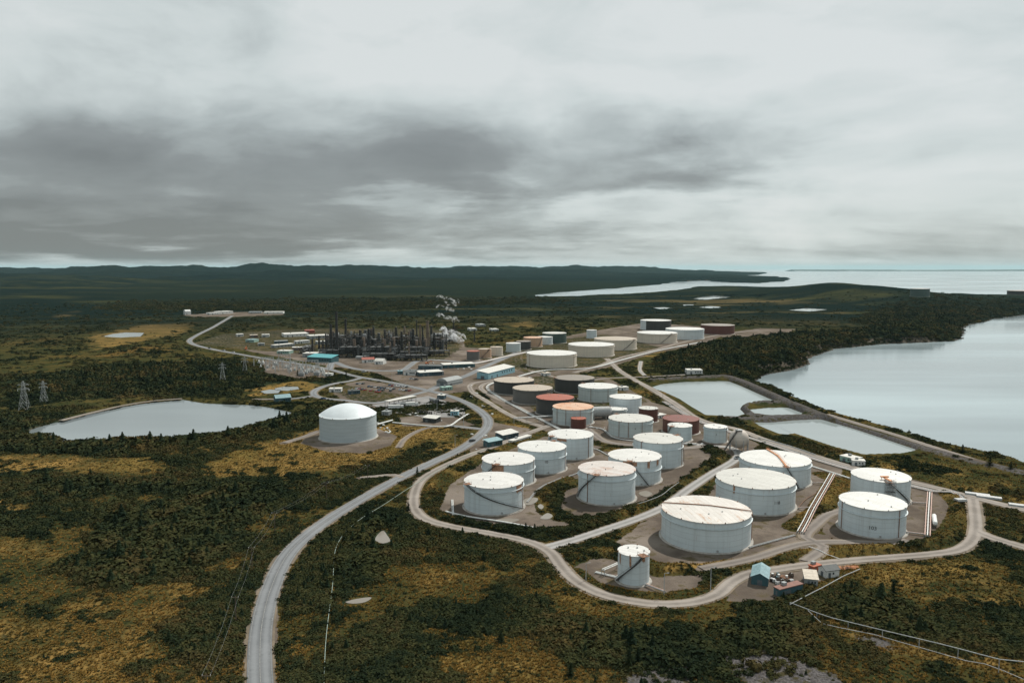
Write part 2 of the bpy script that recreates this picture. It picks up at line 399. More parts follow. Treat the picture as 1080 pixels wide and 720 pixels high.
# ------------------------------------------------------------------ layout, read off as ground points
SEA_Z = -10.0
bay = W([(1300, 590), (1080, 495), (1002, 478), (946, 461), (876, 441), (830, 420), (797, 402), (809, 395), (835, 391), (855, 384), (853, 379), (862, 375), (883, 368), (905, 366), (930, 363),
         (960, 362), (985, 361), (1008, 359.5), (1017, 357), (1018, 350), (1015, 345), (1038, 339), (1050, 337), (1078, 333), (1110, 328), (1300, 320), (1500, 330), (1500, 600)], SEA_Z)
farsea = W([(562, 314.5), (566, 311), (600, 307.5), (650, 304), (690, 300.5), (712, 297.5), (742, 296), (768, 298), (800, 298.5), (826, 297), (833, 295), (824, 293.2), (800, 292.4), (770, 291.5),
            (800, 289.6), (812, 287.2), (1300, 287.2), (1300, 316), (1110, 313), (1040, 312), (1010, 311), (985, 311.5), (965, 308), (945, 306.5), (905, 304), (880, 303), (850, 305), (800, 303.5),
            (760, 302.5), (720, 306), (680, 310), (640, 312), (600, 314)], SEA_Z)
lake = W([(24, 457), (42, 451), (64, 445), (100, 436), (139, 427.5), (165, 424), (192, 422), (211, 425.5), (235, 427), (261, 427.5), (280, 430), (299, 434), (308, 436.5), (299, 440.5), (270, 447), (236, 455.5),
          (205, 459.5), (167, 462), (120, 464), (72, 467), (64, 463), (62, 460), (40, 460)], -1.2)
PONDS = [('settling_pond', W([(689, 409), (700, 405.5), (721, 403.3), (745, 402.6), (767, 402.3), (779, 407), (797, 415), (814, 422.5), (800, 424.5), (784, 426.6), (778, 430), (786, 438), (767, 439), (746, 437), (735, 430), (721, 421), (703, 413)], -1), -1),
         ('settling_pond', W([(793, 432.5), (812, 430.6), (830, 430.3), (844, 435.4), (836, 438), (815, 438), (799, 437)], -1), -1),
         ('settling_pond', W([(816, 446), (840, 443.5), (865, 442.5), (900, 453), (930, 463), (962, 473.8), (946, 477), (911, 478), (883, 470.6), (860, 463), (841, 456.5)], -1), -1),
         ('settling_pond', W([(799, 446), (811, 446), (833, 456.5), (826, 457.5), (812, 452)], -1), -1),
         ('bog_pool', W([(110, 354.7), (120, 352), (133, 350.5), (151, 351), (147, 355.3), (128, 356)], -.6), -.6),
         ('bog_pool', W([(277, 412.5), (285, 411), (294, 411.5), (292, 414), (281, 414.5)], -.4), -.4),
         ('bog_pool', W([(292, 409.5), (300, 407.8), (312, 408), (313, 410), (303, 411.5), (294, 411)], -.4), -.4),
         ('bog_pool', W([(420, 299), (440, 298), (466, 299), (450, 301), (430, 300.6)], -.4), -.4),
         ('bog_pool', W([(728, 315.7), (740, 313), (753, 311.5), (779, 313.6), (763, 315.7), (745, 316.5)], -.4), -.4),
         ('bog_pool', W([(833, 327), (851, 325), (872, 326.3), (855, 328.3)], -.4), -.4),
         ('bog_pool', W([(738, 324), (750, 322.7), (763, 324), (750, 325)], -.4), -.4),
         ('bog_pool', W([(787, 315), (800, 314), (808, 315), (798, 316)], -.4), -.4),
         ('bog_pool', W([(688, 324.6), (700, 324), (709, 325), (697, 326)], -.4), -.4),
         ('bog_pool', W([(720, 321.3), (731, 321), (732, 322.2), (722, 322.4)], -.4), -.4),
         ('puddle', W([(572, 544), (578, 541), (583, 544), (578, 547.5), (570, 547)]), .02),
         ('puddle', W([(364, 635), (376, 631.5), (392, 630), (385, 635), (372, 636.5)]), .02),
         ('puddle', W([(674, 519.5), (681, 517.5), (688, 520.5), (682, 524), (676, 522.5)]), .02),
         ('puddle', W([(520, 549), (535, 546.5), (548, 548), (536, 551.5)]), .02),
         ('puddle', W([(567, 534), (570, 531.5), (573.5, 534), (571, 537)]), .02),
         ('puddle', W([(396, 570), (400, 562), (404, 559.5), (408, 564), (411, 571), (404, 573)]), .02),
         ('puddle', W([(553, 526.5), (560, 524.6), (566.5, 525), (566, 529), (558, 532.5), (552.5, 532)]), .02)]
# roads: pixel line, width in metres, kind
ROADS = [
 ('road', [(278, 790), (276, 745), (274, 700), (276, 660), (286, 620), (305, 583), (335, 556), (375, 530), (420, 505), (455, 488), (485, 474), (504, 461), (514, 450), (513.5, 440.4), (498, 428), (475, 418), (452, 412), (416, 404), (374, 396.5), (347, 389.5), (320, 384.5), (291, 380), (258, 374.5), (216, 366.5), (203, 362.5), (200, 359), (206, 354.5), (224.6, 345), (235, 339), (245, 333)], 7.2, 'asphalt'),
 ('road', [(452, 412), (470, 404), (490, 397), (515, 385), (545, 372)], 8, 'asphalt'),
 ('road', [(347, 389.5), (352, 382), (366, 387), (382, 390), (400, 391), (422, 390.5), (433, 385), (440, 381), (455, 379.5), (500, 382), (560, 370)], 8, 'asphalt'),
 ('road', [(381, 398.5), (368, 402), (355, 404), (340, 408), (331.5, 412.5), (332, 417), (341, 420), (362, 422), (395, 425), (425, 419), (452, 412)], 6, 'asphalt'),
 ('road', [(332, 417), (318, 419.5), (300, 421)], 5, 'asphalt'),
 ('road', [(470, 448.5), (490, 450.5), (508, 452.5)], 5, 'asphalt'),
 ('perimeter_track', [(1120, 590), (1080, 577), (1055, 570), (1040, 565), (1029, 560)], 6.5, 'dirt'),
 ('perimeter_track', [(1026, 526), (1028, 540), (1029, 557), (1024, 571), (1008, 580.5), (980, 584.5), (950, 587), (900, 591), (850, 596), (819, 600.5), (791, 605), (772, 614), (757, 627), (735, 634.5), (700, 637.5), (665, 634), (630, 625), (605, 611), (591, 596), (580, 582), (560, 572), (520, 563), (480, 556), (450, 548), (438, 537), (437, 522), (444, 507), (460, 496), (490, 482), (520, 471), (548, 460), (585, 447)], 5.1, 'dirt'),
 ('inner_track', [(578, 577), (600, 571), (640, 558), (675, 546), (700, 535), (725, 517), (752, 499), (774, 486), (779, 479), (770, 472), (745, 470), (715, 466), (690, 463)], 5.5, 'grey'),
 ('shore_track', [(640, 378), (655, 392), (690, 412), (712, 426), (735, 441), (752, 447), (775, 452), (805, 463), (850, 478), (890, 490), (940, 504), (985, 514), (1024, 524), (1060, 533), (1120, 547)], 6, 'dirt'),
 ('inner_track', [(850, 592), (868, 576), (850, 567), (862, 552), (876, 542), (900, 536)], 4.5, 'gravel'),
 ('inner_track', [(740, 600), (790, 590), (850, 573), (890, 571.5), (935, 573), (958, 570)], 4.5, 'gravel'),
 ('shore_track', [(545, 398), (500, 404), (497, 412), (515, 424), (545, 441), (575, 451)], 4.5, 'dirt'),
 ('shore_track', [(560, 399), (521, 402), (507, 408), (520, 418), (548, 430), (560, 437)], 4, 'dirt'),
 ('shore_track', [(605, 393), (625, 388), (655, 377), (690, 369), (720, 361), (765, 352), (800, 348)], 4.5, 'dirt'),
 ('shore_track', [(560, 391), (610, 402), (640, 399), (690, 397), (740, 394)], 4.5, 'gravel'),
 ('shore_track', [(676, 381), (675, 391), (680, 396)], 3.5, 'grey'),
 ('inner_track', [(620, 452), (627, 458), (640, 466), (670, 470), (720, 473), (745, 470)], 5, 'gravel'),
 ('heath_track', [(420, 472), (428, 462), (448, 452), (470, 448.5)], 2.5, 'gravel'),
 ('heath_track', [(300, 467), (320, 461), (336, 455)], 4, 'gravel'),
 ('heath_track', [(300, 421), (268, 421)], 4, 'gravel'),
 ('lake_causeway', [(64, 443.5), (100, 434.5), (139, 426), (165, 422.5), (192, 420.5)], 3, 'dirt'),
 ('inner_track', [(380, 504), (400, 502), (415, 501), (425, 504)], 3, 'dirt'),
 ('quay_track', [(872, 437), (905, 447), (945, 459), (985, 472), (1040, 489)], 5, 'gravel'),
]
GRAVEL = [
 [(463, 537), (475, 510), (510, 487), (545, 470), (575, 460), (640, 472), (655, 480), (625, 500), (590, 512), (571, 522), (580, 545), (606, 552), (590, 560), (520, 557), (475, 548)],
 [(590, 538), (598, 517), (640, 500), (668, 485), (725, 478), (752, 484), (738, 500), (700, 524), (660, 541), (620, 548)],
 [(650, 572), (675, 552), (700, 540), (730, 520), (800, 545), (850, 560), (880, 566), (850, 580), (800, 592), (745, 597), (690, 592), (665, 588)],
 [(600, 598), (612, 588), (640, 588), (700, 598), (738, 600), (752, 612), (738, 625), (700, 631), (655, 626), (620, 616)],
 [(868, 560), (874, 540), (890, 530), (965, 527), (985, 545), (975, 570), (940, 578), (890, 575)],
 [(745, 525), (770, 487), (865, 480), (890, 492), (885, 515), (862, 530), (870, 548), (830, 556), (760, 550)],
 [(778, 617), (800, 601), (850, 596), (890, 592), (880, 603), (868, 612), (845, 618), (820, 632), (790, 634), (764, 634)],
 [(202, 362), (235, 352), (290, 348), (350, 346), (470, 347), (488, 356), (492, 366), (560, 372), (560, 385), (548, 398), (510, 402), (500, 412), (470, 415), (425, 404), (395, 393), (340, 385), (300, 377), (250, 368)],
 [(350, 414), (365, 404), (385, 401), (420, 406), (465, 414), (488, 424), (440, 424), (395, 430), (365, 424)],
 [(480, 385), (540, 372), (560, 362), (620, 350), (680, 340), (750, 345), (765, 352), (740, 364), (690, 372), (650, 385), (605, 396), (560, 398)],
 [(500, 408), (525, 394), (560, 390), (640, 398), (690, 424), (745, 444), (775, 455), (800, 468), (790, 480), (755, 484), (720, 480), (680, 472), (630, 466), (575, 455), (530, 430)],
 [(318, 467), (325, 456), (350, 450), (400, 452), (419, 460), (412, 470), (385, 478), (345, 476)],
 [(420, 440), (470, 436), (500, 448), (475, 450), (425, 449)],
 [(504, 455), (520, 445), (560, 452), (545, 466), (515, 480), (495, 478)],
 [(280, 393), (275, 380), (300, 380), (348, 388), (345, 398), (315, 399)],
 [(620, 452), (640, 444), (700, 455), (700, 470), (650, 470)],
 [(960, 505), (1000, 515), (1005, 535), (985, 560), (965, 555)],
 [(750, 353), (800, 346), (840, 347), (830, 351), (770, 357)],
 [(196, 332), (250, 329), (300, 329), (300, 332), (250, 334), (205, 334)],
 [(452, 421), (432, 425), (430, 418)],
]
GOLD = [
 ([(205, 497), (250, 472), (300, 462), (335, 447), (430, 447), (470, 450), (455, 463), (410, 485), (350, 497), (290, 503), (230, 505)], 1.0),
 ([(-80, 480), (60, 478), (150, 484), (190, 492), (150, 503), (60, 497), (-80, 500)], .75),
 ([(-80, 530), (20, 524), (60, 530), (30, 540), (-80, 545)], .8),
 ([(0, 565), (60, 575), (100, 590), (40, 590), (-40, 585)], .55),
 ([(90, 585), (120, 580), (130, 590), (100, 595)], .7),
 ([(-60, 660), (60, 640), (150, 660), (190, 700), (150, 740), (-60, 740)], .60),
 ([(60, 640), (130, 615), (230, 600), (280, 570), (290, 590), (230, 640), (150, 660)], .55),
 ([(425, 690), (500, 670), (560, 690), (620, 700), (620, 740), (420, 740)], .52),
 ([(395, 560), (440, 560), (540, 590), (500, 640), (420, 620)], .38),
 ([(560, 590), (600, 625), (680, 650), (780, 648), (840, 640), (900, 660), (760, 690), (600, 660)], .36),
 ([(870, 605), (960, 592), (1040, 585), (1100, 600), (1100, 660), (990, 660), (940, 650)], .50),
 ([(845, 640), (930, 660), (1060, 700), (1080, 720), (980, 700), (900, 680)], .62),
 ([(905, 482), (970, 476), (1080, 510), (1100, 545), (1010, 516), (930, 500)], .42),
 ([(440, 500), (470, 488), (520, 474), (500, 490), (470, 510), (450, 530)], .45),
 ([(700, 592), (790, 585), (860, 578), (960, 576), (960, 582), (850, 590), (780, 600), (740, 604)], .8),
 ([(870, 500), (885, 505), (860, 550), (835, 556), (850, 525)], .8),
 ([(955, 510), (1010, 518), (1012, 560), (990, 572), (985, 540)], .5),
 ([(90, 355), (150, 342), (205, 340), (200, 350), (150, 360), (100, 370)], .9),
 ([(40, 332), (90, 325), (100, 330), (60, 338)], .7),
 ([(250, 407), (300, 400), (350, 402), (330, 412), (262, 418)], .85),
 ([(620, 318), (700, 312), (820, 318), (900, 322), (900, 345), (800, 342), (700, 338), (620, 335)], .50),
 ([(530, 342), (560, 338), (575, 345), (540, 346)], .8),
 ([(625, 470), (680, 474), (665, 482), (630, 478)], .7),
 ([(660, 372), (740, 362), (690, 380)], .6),
 ([(430, 462), (480, 448), (510, 470), (470, 482)], .6),
 ([(500, 420), (520, 430), (560, 452), (545, 452), (515, 440)], .8), ([(0, 400), (200, 395), (250, 410), (100, 425), (0, 440)], .35),
 ([(480, 305), (600, 330), (560, 340), (400, 330), (380, 315)], .35),
]
FOREST = [
 ([(700, 395), (690, 378), (740, 366), (800, 352), (900, 352), (960, 345), (1015, 345), (1018, 357), (960, 361), (885, 367), (858, 376), (855, 383), (800, 400), (760, 398)], 1.0),
 ([(900, 338), (960, 318), (1080, 318), (1200, 322), (1080, 332), (1016, 345), (950, 350)], .9),
 ([(560, 297), (700, 300), (640, 312), (562, 312), (480, 310), (420, 300)], .9),
 ([(0, 440), (60, 440), (64, 446), (20, 458), (0, 462)], .8), ([(0, 463), (60, 462), (170, 465), (240, 458), (300, 440), (340, 425), (400, 430), (340, 440), (290, 455), (230, 468), (120, 478), (0, 478)], .9),
 ([(120, 545), (240, 515), (300, 520), (260, 560), (210, 600), (120, 620), (60, 600)], .85),
 ([(250, 600), (300, 560), (340, 550), (290, 600), (270, 660), (240, 700), (190, 700)], .8),
 ([(40, 505), (150, 508), (300, 512), (280, 525), (150, 520), (40, 530)], .7),
 ([(340, 560), (420, 540), (440, 560), (400, 600), (360, 640), (300, 650), (300, 610)], .75),
 ([(560, 650), (700, 660), (840, 640), (860, 700), (700, 720), (600, 700)], .6),
 ([(830, 640), (900, 610), (960, 640), (1010, 690), (930, 670)], .7),
 ([(0, 400), (120, 385), (250, 380), (330, 400), (240, 415), (110, 420), (0, 430)], .75),
 ([(300, 395), (380, 395), (350, 408), (320, 404)], .8),
 ([(150, 300), (560, 300), (600, 318), (350, 330), (100, 326)], .6),
 ([(330, 515), (420, 480), (470, 478), (410, 505), (350, 530)], .6),
 ([(300, 442), (336, 436), (338, 452), (310, 460)], .7),
 ([(490, 560), (560, 556), (625, 556), (600, 566), (540, 568)], .7), ([(690, 540), (720, 515), (770, 478), (740, 468), (735, 480), (705, 505)], .6),
]
ROCK = [[(745, 700), (765, 688), (800, 682), (840, 695), (880, 712), (915, 735), (930, 790), (760, 790), (790, 722)], [(660, 712), (690, 698), (730, 700), (735, 730), (665, 730)], [(902, 676), (925, 674), (950, 684), (930, 686)]]
BUNDS = [([(600, 507), (585, 514), (572, 526), (580, 540), (594, 546)], 2.2), ([(612, 551), (645, 548), (690, 532), (728, 508), (764, 482), (744, 472), (735, 470)], 2.2),
         ([(446, 536), (452, 515), (470, 500), (510, 480), (560, 462)], 1.8), ([(452, 543), (500, 556), (560, 564), (606, 562), (622, 555)], 1.8),
         ([(694, 602), (745, 600), (800, 591), (850, 584.5), (900, 581.5), (960, 578.5), (1000, 571), (1014, 556), (1015, 535), (1003, 521)], 2.4), ([(655, 583), (690, 600)], 2.0),
         ([(598, 592), (618, 582), (650, 583)], 1.6), ([(640, 474), (672, 478)], 1.5), ([(604, 604), (622, 619), (660, 629), (705, 633), (745, 626), (762, 612)], 1.3),
         ([(866, 500), (882, 506), (862, 540), (838, 556)], 1.0)]
DULL = [[(200, 362), (235, 350), (300, 346), (480, 344), (492, 366), (470, 381), (400, 381), (350, 374), (300, 372), (240, 368)], [(500, 378), (560, 360), (640, 352), (700, 366), (640, 384), (560, 396)], [(345, 412), (360, 404), (480, 424), (440, 432), (380, 428)], [(520, 400), (620, 392), (690, 424), (640, 440), (560, 436)]]
DIKES = [([(688, 402), (720, 400), (766, 398), (784, 404), (830, 425), (876, 444)], 3.0), ([(786, 425), (781, 429), (789, 438), (812, 441), (850, 440)], 2.2), ([(786, 425), (818, 425)], 2.2), ([(876, 444), (946, 465), (1002, 481), (1078, 499)], 1.2), ([(770, 441), (810, 443), (860, 440)], 1.5)]

GRAVEL_W = [W(p) for p in GRAVEL]; GOLD_W = [(W(p), s) for p, s in GOLD]; FOREST_W = [(W(p), s) for p, s in FOREST]; ROCK_W = [W(p) for p in ROCK]
ROADS_W = [(n, smooth_line(W(p)), w_, k) for n, p, w_, k in ROADS]
DULL_W = [W(p) for p in DULL]
BUNDS_W = [(W(p), h) for p, h in BUNDS]; DIKES_W = [(W(p), h) for p, h in DIKES]
def thin(l, step):                                        # fewer points for distance tests
    return l[::step] + [l[-1]]

def survey(X, Y):
    """height and covers of the land at world points"""
    R = np.hypot(X, Y)
    wob = (fbm(X, Y, 14, 3, 5) - .5)
    wobf = (fbm(X, Y, 160, 4, 6) - .5)
    jit = wob * np.clip(R * .012, 2, 30) + wobf * np.clip((R - 900) * .03, 0, 250)
    gravel = np.zeros_like(X); gd = np.full_like(X, 1e6)
    for p in GRAVEL_W:
        d = sdist(X, Y, p, 80); gd = np.minimum(gd, d)
    gravel = sstep(-(gd + jit * .5), -3, 3)
    for p in DULL_W: gravel = gravel * (1 - .56 * sstep(-(sdist(X, Y, p, 80) + jit), -8, 8))
    rd = np.full_like(X, 1e6)
    for n, l, w_, k in ROADS_W:
        rd = np.minimum(rd, ldist(X, Y, thin(l, 3), 80) - w_ / 2)
    verge = sstep(-(rd + wob * 4), -2.5, .5)
    flat = np.maximum(sstep(-gd, -28, -6), sstep(-rd, -26, -5))
    gold = np.zeros_like(X); forest = np.zeros_like(X); rock = np.zeros_like(X)
    soft = np.clip(R * .02, 4, 60)
    for p, s in GOLD_W: gold = np.maximum(gold, s * sstep(-(sdist(X, Y, p, 150) + jit) / soft, -1, 1))
    for p, s in FOREST_W: forest = np.maximum(forest, s * sstep(-(sdist(X, Y, p, 150) + jit) / soft, -1, 1))
    for p in ROCK_W: rock = np.maximum(rock, sstep(-(sdist(X, Y, p, 60) + jit) / 5, -1, 1))
    # relief
    h = (fbm(X, Y, 130, 4, 21) - .5) * 7 + (fbm(X, Y, 22, 4, 31) - .5) * 2.2
    nearfade = sstep(R, 2600, 3600)
    h = h * (1 - flat) * (1 - nearfade * .4)
    # wooded headland on the far side of the bay, knolls by the far sea
    def knoll(px, py, sx, sy, hh):
        x, y = at(px, py); return hh * np.exp(-((X - x) / sx) ** 2 - ((Y - y) / sy) ** 2)
    h = h + (1 - flat) * (knoll(800, 372, 110, 140, 9) + knoll(940, 352, 170, 120, 8))
    h = h + knoll(872, 311, 240, 500, 42) + knoll(910, 317, 260, 300, 30) + knoll(880, 304.5, 170, 260, 34) + knoll(915, 307, 220, 260, 26) + knoll(760, 303.8, 260, 200, 12) + knoll(800, 313, 500, 300, 10) + knoll(1040, 319, 500, 400, 12)
    # hills that close the land, rising with distance
    q_ = X / np.maximum(Y, 1)
    rid2 = fbm(X * .8, Y, 700, 6, 47)
    A_ = np.interp(Y, [2900, 3800, 5000, 6500, 8500, 11000], [0, 8, 20, 30, 45, 50])
    h = h + A_ * rid2 * np.where(Y < 7000, 1 - sstep(q_, -.02, .10), 1 - .5 * sstep(q_, .28, .36))
    px_ = 540 + 780 * q_
    def ridge(Yc, wd, base, var, p0, p1, soft, lam, sd_):
        c = Yc + (fbm(X, X * 0 + 5., lam * 1.6, 3, sd_ + 7) - .5) * wd * 3
        top = base * .92 + var * 2.8 * (fbm(X, Y * .15 + sd_ * 77., lam * .8, 5, sd_, .5) - .5) + (fbm(X, Y * .5, lam * .22, 5, sd_ + 3, .6) - .5) * base * 1.0
        return np.clip(top, 0, None) * np.exp(-((Y - c) / wd) ** 2) * sstep(px_, p0 - soft, p0 + soft) * (1 - sstep(px_, p1 - soft, p1 + soft))
    for a_ in ((10500, 1100, 128, 48, -400, 690, 110, 1500, 101), (13800, 1500, 132, 46, 330, 750, 100, 1900, 111), (8300, 700, 78, 36, -400, 360, 60, 1300, 121), (8900, 500, 34, 20, 560, 812, 24, 900, 131),
               (6300, 650, 60, 26, -400, 350, 40, 1100, 141), (5200, 520, 34, 18, -400, 560, 60, 900, 151), (4300, 420, 18, 14, -300, 480, 60, 700, 161), (6900, 500, 40, 24, 300, 590, 60, 900, 171)):
        h = np.maximum(h, ridge(*a_))
    h = h + knoll(30, 290, 500, 900, 24) + knoll(395, 291, 700, 900, 18)
    ball = np.zeros_like(X)
    for p, hh in BUNDS_W:
        d = ldist(X, Y, p, 40) + wob * 1.5; b = sstep(-d, -6.5, -1.2) * sstep(rd, .8, 5); h = np.maximum(h, b * hh); gold = np.maximum(gold, b * .55 * sstep(wob, -.2, .1)); ball = np.maximum(ball, sstep(-d, -8, -3.5) * sstep(rd, -.5, 1))
    dk = np.zeros_like(X)
    for p, hh in DIKES_W:
        d = ldist(X, Y, p, 60); b = sstep(-d, -9, -2.5); h = np.maximum(h, b * hh); forest = forest * (1 - b); dk = np.maximum(dk, b)
    # coast
    sea = np.minimum(sdist(X, Y, bay, 1500), sdist(X, Y, farsea, 4000))
    jj = jit * np.clip((R - 500) / 1500, 0.12, .8)
    sd_ = sea + jj
    run = np.where(R < 1400, 14, 60); run = np.where((R > 800) & (R < 1500), 26, run)
    k = sstep(sd_, 0, run)
    h = np.where(sd_ < 1e5, (SEA_Z + .0) * (1 - k) + h * k, h)
    h = np.where(sd_ < 0, SEA_Z - 3, h); beach = sstep(-np.abs(sd_ - run * .08), -run * .16, 0) * (R < 2500)
    rock = np.maximum(rock, beach * .7)
    wd = sdist(X, Y, lake, 60); b = sstep(-wd, -7, .5); h = h * (1 - b) + b * -3
    wet = wd; pondd = np.full_like(X, 1e6)
    for nm, p, z in PONDS:
        if z > 0: d = sdist(X, Y, p, 30); wet = np.minimum(wet, d); h = h * (1 - sstep(-d, -9, -2)); continue
        d = sdist(X, Y, p, 60); wet = np.minimum(wet, d); b = sstep(-d, -5 if z == -1 else -4, 0); h = h * (1 - b) + b * -3; pondd = np.minimum(pondd, d) if z == -1 else pondd
    veg = fbm(X, Y, 34, 5, 61, .6)
    veg = np.clip(veg + forest * .30 - gold * .28, 0, 1)
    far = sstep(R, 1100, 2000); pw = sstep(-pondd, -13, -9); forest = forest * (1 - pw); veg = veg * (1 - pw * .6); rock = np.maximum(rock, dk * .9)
    gravel = np.maximum(gravel, verge * .8); gravel = np.maximum(gravel * (1 - ball), sstep(-rd, -.8, 0) * .8)
    return h, gold, forest, gravel, rock, veg, far, rd, np.minimum(np.minimum(wet, sd_), pondd - 9), flat

# ------------------------------------------------------------------ ground sheet: fine near the camera, coarser outwards
NA, NR = 1000, 880
az = np.linspace(math.radians(-49), math.radians(49), NA)
rr = np.exp(np.linspace(math.log(110), math.log(19000), NR))
A, Rr = np.meshgrid(az, rr); X = (Rr * np.sin(A)).ravel(); Y = (Rr * np.cos(A)).ravel()
h, gold, forest, gravel, rock, veg, far, rd, wet, flat = survey(X, Y)
co = np.stack([X, Y, h], 1).astype(np.float32)
i, j = np.meshgrid(np.arange(NR - 1), np.arange(NA - 1), indexing='ij'); b = (i * NA + j).ravel()
quads = np.stack([b, b + 1, b + NA + 1, b + NA], 1).astype(np.int32)[:, ::-1]
def grid_mesh(name, co, quads):
    me = bpy.data.meshes.new(name); me.vertices.add(len(co)); me.vertices.foreach_set('co', co.ravel())
    me.loops.add(quads.size); me.loops.foreach_set('vertex_index', np.ascontiguousarray(quads).ravel())
    me.polygons.add(len(quads)); me.polygons.foreach_set('loop_start', np.arange(len(quads), dtype=np.int32) * 4)
    me.polygons.foreach_set('use_smooth', np.ones(len(quads), bool)); me.update(); me.validate(); return me
gm = grid_mesh('ground', co, quads)
for nm, arr in (('cover', (gold, forest, gravel)), ('cover_b', (rock, veg, far))):
    a = gm.attributes.new(nm, 'FLOAT_VECTOR', 'POINT'); a.data.foreach_set('vector', np.stack(arr, 1).astype(np.float32).ravel())
obj('ground', gm, ground_mat(), kind='structure')
ZG = h.reshape(NR, NA)
def ground_z(x, y):
    r = math.hypot(x, y); a = math.atan2(x, y)
    fj = (a - az[0]) / (az[1] - az[0]); fi = (math.log(max(r, 111)) - math.log(110)) / (math.log(19000) - math.log(110)) * (NR - 1)
    i, j = int(min(max(fi, 0), NR - 2)), int(min(max(fj, 0), NA - 2)); u, v = fi - i, fj - j
    return float(ZG[i, j] * (1 - u) * (1 - v) + ZG[i + 1, j] * u * (1 - v) + ZG[i, j + 1] * (1 - u) * v + ZG[i + 1, j + 1] * u * v)

# water
def sheet(name, pts, z, m, **kw):
    me = bpy.data.meshes.new(name); bm = bmesh.new()
    vs = [bm.verts.new((x, y, z)) for x, y in pts]; f = bm.faces.new(vs); bm.normal_update()
    if f.normal.z < 0: f.normal_flip()
    bmesh.ops.triangulate(bm, faces=bm.faces[:]); bm.to_mesh(me); bm.free()
    return obj(name, me, m, **kw)
def grow(pts, d):
    c = np.array(pts); m = c.mean(0); v = c - m; l = np.linalg.norm(v, axis=1, keepdims=True); return [tuple(p) for p in m + v * (1 + d / l)]
wm_sea = water_mat('sea_water', (0.265, 0.325, 0.345), .14, .22, .05, .12)
wm_lake = water_mat('lake_water', (0.22, 0.255, 0.265), .10, .10, .5)
wm_pond = water_mat('pond_water', (0.30, 0.345, 0.35), .09, .08, .5)
wm_bog = water_mat('bog_water', (0.30, 0.33, 0.33), .10, .06, .6)
wm_mud = water_mat('mud_water', (0.22, 0.20, 0.17), .14, .06, .6)
sheet('sea', [(90000 * math.cos(t), 90000 * math.sin(t)) for t in np.linspace(0, 2 * PI, 64, endpoint=False)], SEA_Z, wm_sea, kind='structure')
sheet('lake', grow(lake, 3), -1.2, wm_lake, kind='structure')
def rounded(p):
    r = smooth_line([p[-1]] + list(p) + [p[0], p[1]], 1.2); d = [(q[0] - p[0][0]) ** 2 + (q[1] - p[0][1]) ** 2 for q in r]; i = int(np.argmin(d[:len(d) // 2])); j = len(d) // 2 + int(np.argmin(d[len(d) // 2:])); return r[i:j]
for nm, p, z in PONDS:
    sheet(nm, rounded(p) if z > 0 else grow(p, 5 if z == -1 else 2.5), z if z <= 0 else .16, {'settling_pond': wm_pond, 'bog_pool': wm_bog, 'puddle': wm_mud}[nm], kind='structure')
# very distant coast across the sea
mb = MB(); pts = [(x, 283.9) for x in range(835, 1400, 6)]
top = []; 
for q, (px, py) in enumerate(pts):
    d = ray(px, 283.6); s_ = 30000 / d[1]; top.append((d[0] * s_, 30000 + 900 * math.sin(q * .7), 10 + 72 * float(fbm(np.array([q * 1.]), np.array([3.]), 9, 3, 77)[0])))
vs = [(x, y - 500, -12) for x, y, z in top] + [(x, y, z) for x, y, z in top] + [(x, y + 900, -12) for x, y, z in top]; n = len(top)
mb.add(vs, [(i, i + 1, n + i + 1, n + i) for i in range(n - 1)] + [(n + i, n + i + 1, 2 * n + i + 1, 2 * n + i) for i in range(n - 1)])
mb.build('distant_hills', plain('far_land', (0.03, 0.042, 0.035), .95, .3, .002), None, 60, kind='structure')

# roads
RM = {'asphalt': road_mat('asphalt_road', (0.125, 0.133, 0.140), (0.165, 0.173, 0.180)), 'dirt': road_mat('dirt_road', (0.165, 0.142, 0.120), (0.235, 0.207, 0.182)),
      'grey': road_mat('grey_gravel_road', (0.22, 0.215, 0.205), (0.28, 0.27, 0.26)), 'gravel': road_mat('brown_gravel_road', (0.135, 0.115, 0.10), (0.18, 0.155, 0.135))}
SHM = road_mat('road_shoulder', (0.12, 0.095, 0.065), (0.19, 0.15, 0.105))
def ribbon(name, line, w_, z, m, rag=0., **kw):
    P = [Vector((*p, 0)) for p in line]; vs = []; fs = []; uv = []
    for q in range(len(P)):
        d = (P[min(q + 1, len(P) - 1)] - P[max(q - 1, 0)]).normalized(); s_ = Vector((-d.y, d.x, 0))
        l, r = w_ / 2 + rag * 2 * (float(fbm(np.array([q * .5]), np.array([1.3]), 6, 2, 5)[0]) - .5), w_ / 2 + rag * 2 * (float(fbm(np.array([q * .5]), np.array([40.3]), 6, 2, 9)[0]) - .5)
        for k, o_ in enumerate((l, l * .5, 0, -r * .5, -r)):
            p = P[q] + s_ * o_; zz = z + (.07 if abs(o_) < 1e-6 else .04 if k in (1, 3) else 0)
            vs.append((p.x, p.y, zz)); uv.append(o_)
    for q in range(len(P) - 1):
        for k in range(4): a = q * 5 + k; fs.append((a, a + 1, a + 6, a + 5)[::-1])
    me = bpy.data.meshes.new(name); me.from_pydata(vs, [], fs); me.update(); me.validate()
    ul = me.uv_layers.new(name='UVMap')
    for lp in me.loops: ul.data[lp.index].uv = (uv[lp.vertex_index], 0)
    bm = bmesh.new(); bm.from_mesh(me)
    for f in bm.faces:
        if f.normal.z < 0: f.normal_flip()
    bm.to_mesh(me); bm.free()
    return obj(name, me, m, **kw)
for q, (nm, l, w_, k) in enumerate(ROADS_W):
    ribbon('road_shoulder', l, w_ + 1.9, .06 + q * .004, SHM, .7, kind='structure')
    ribbon(nm, l, w_, .20 + q * .006, RM[k], .22 if k != 'asphalt' else .05, kind='structure')
main = ROADS_W[0][1]
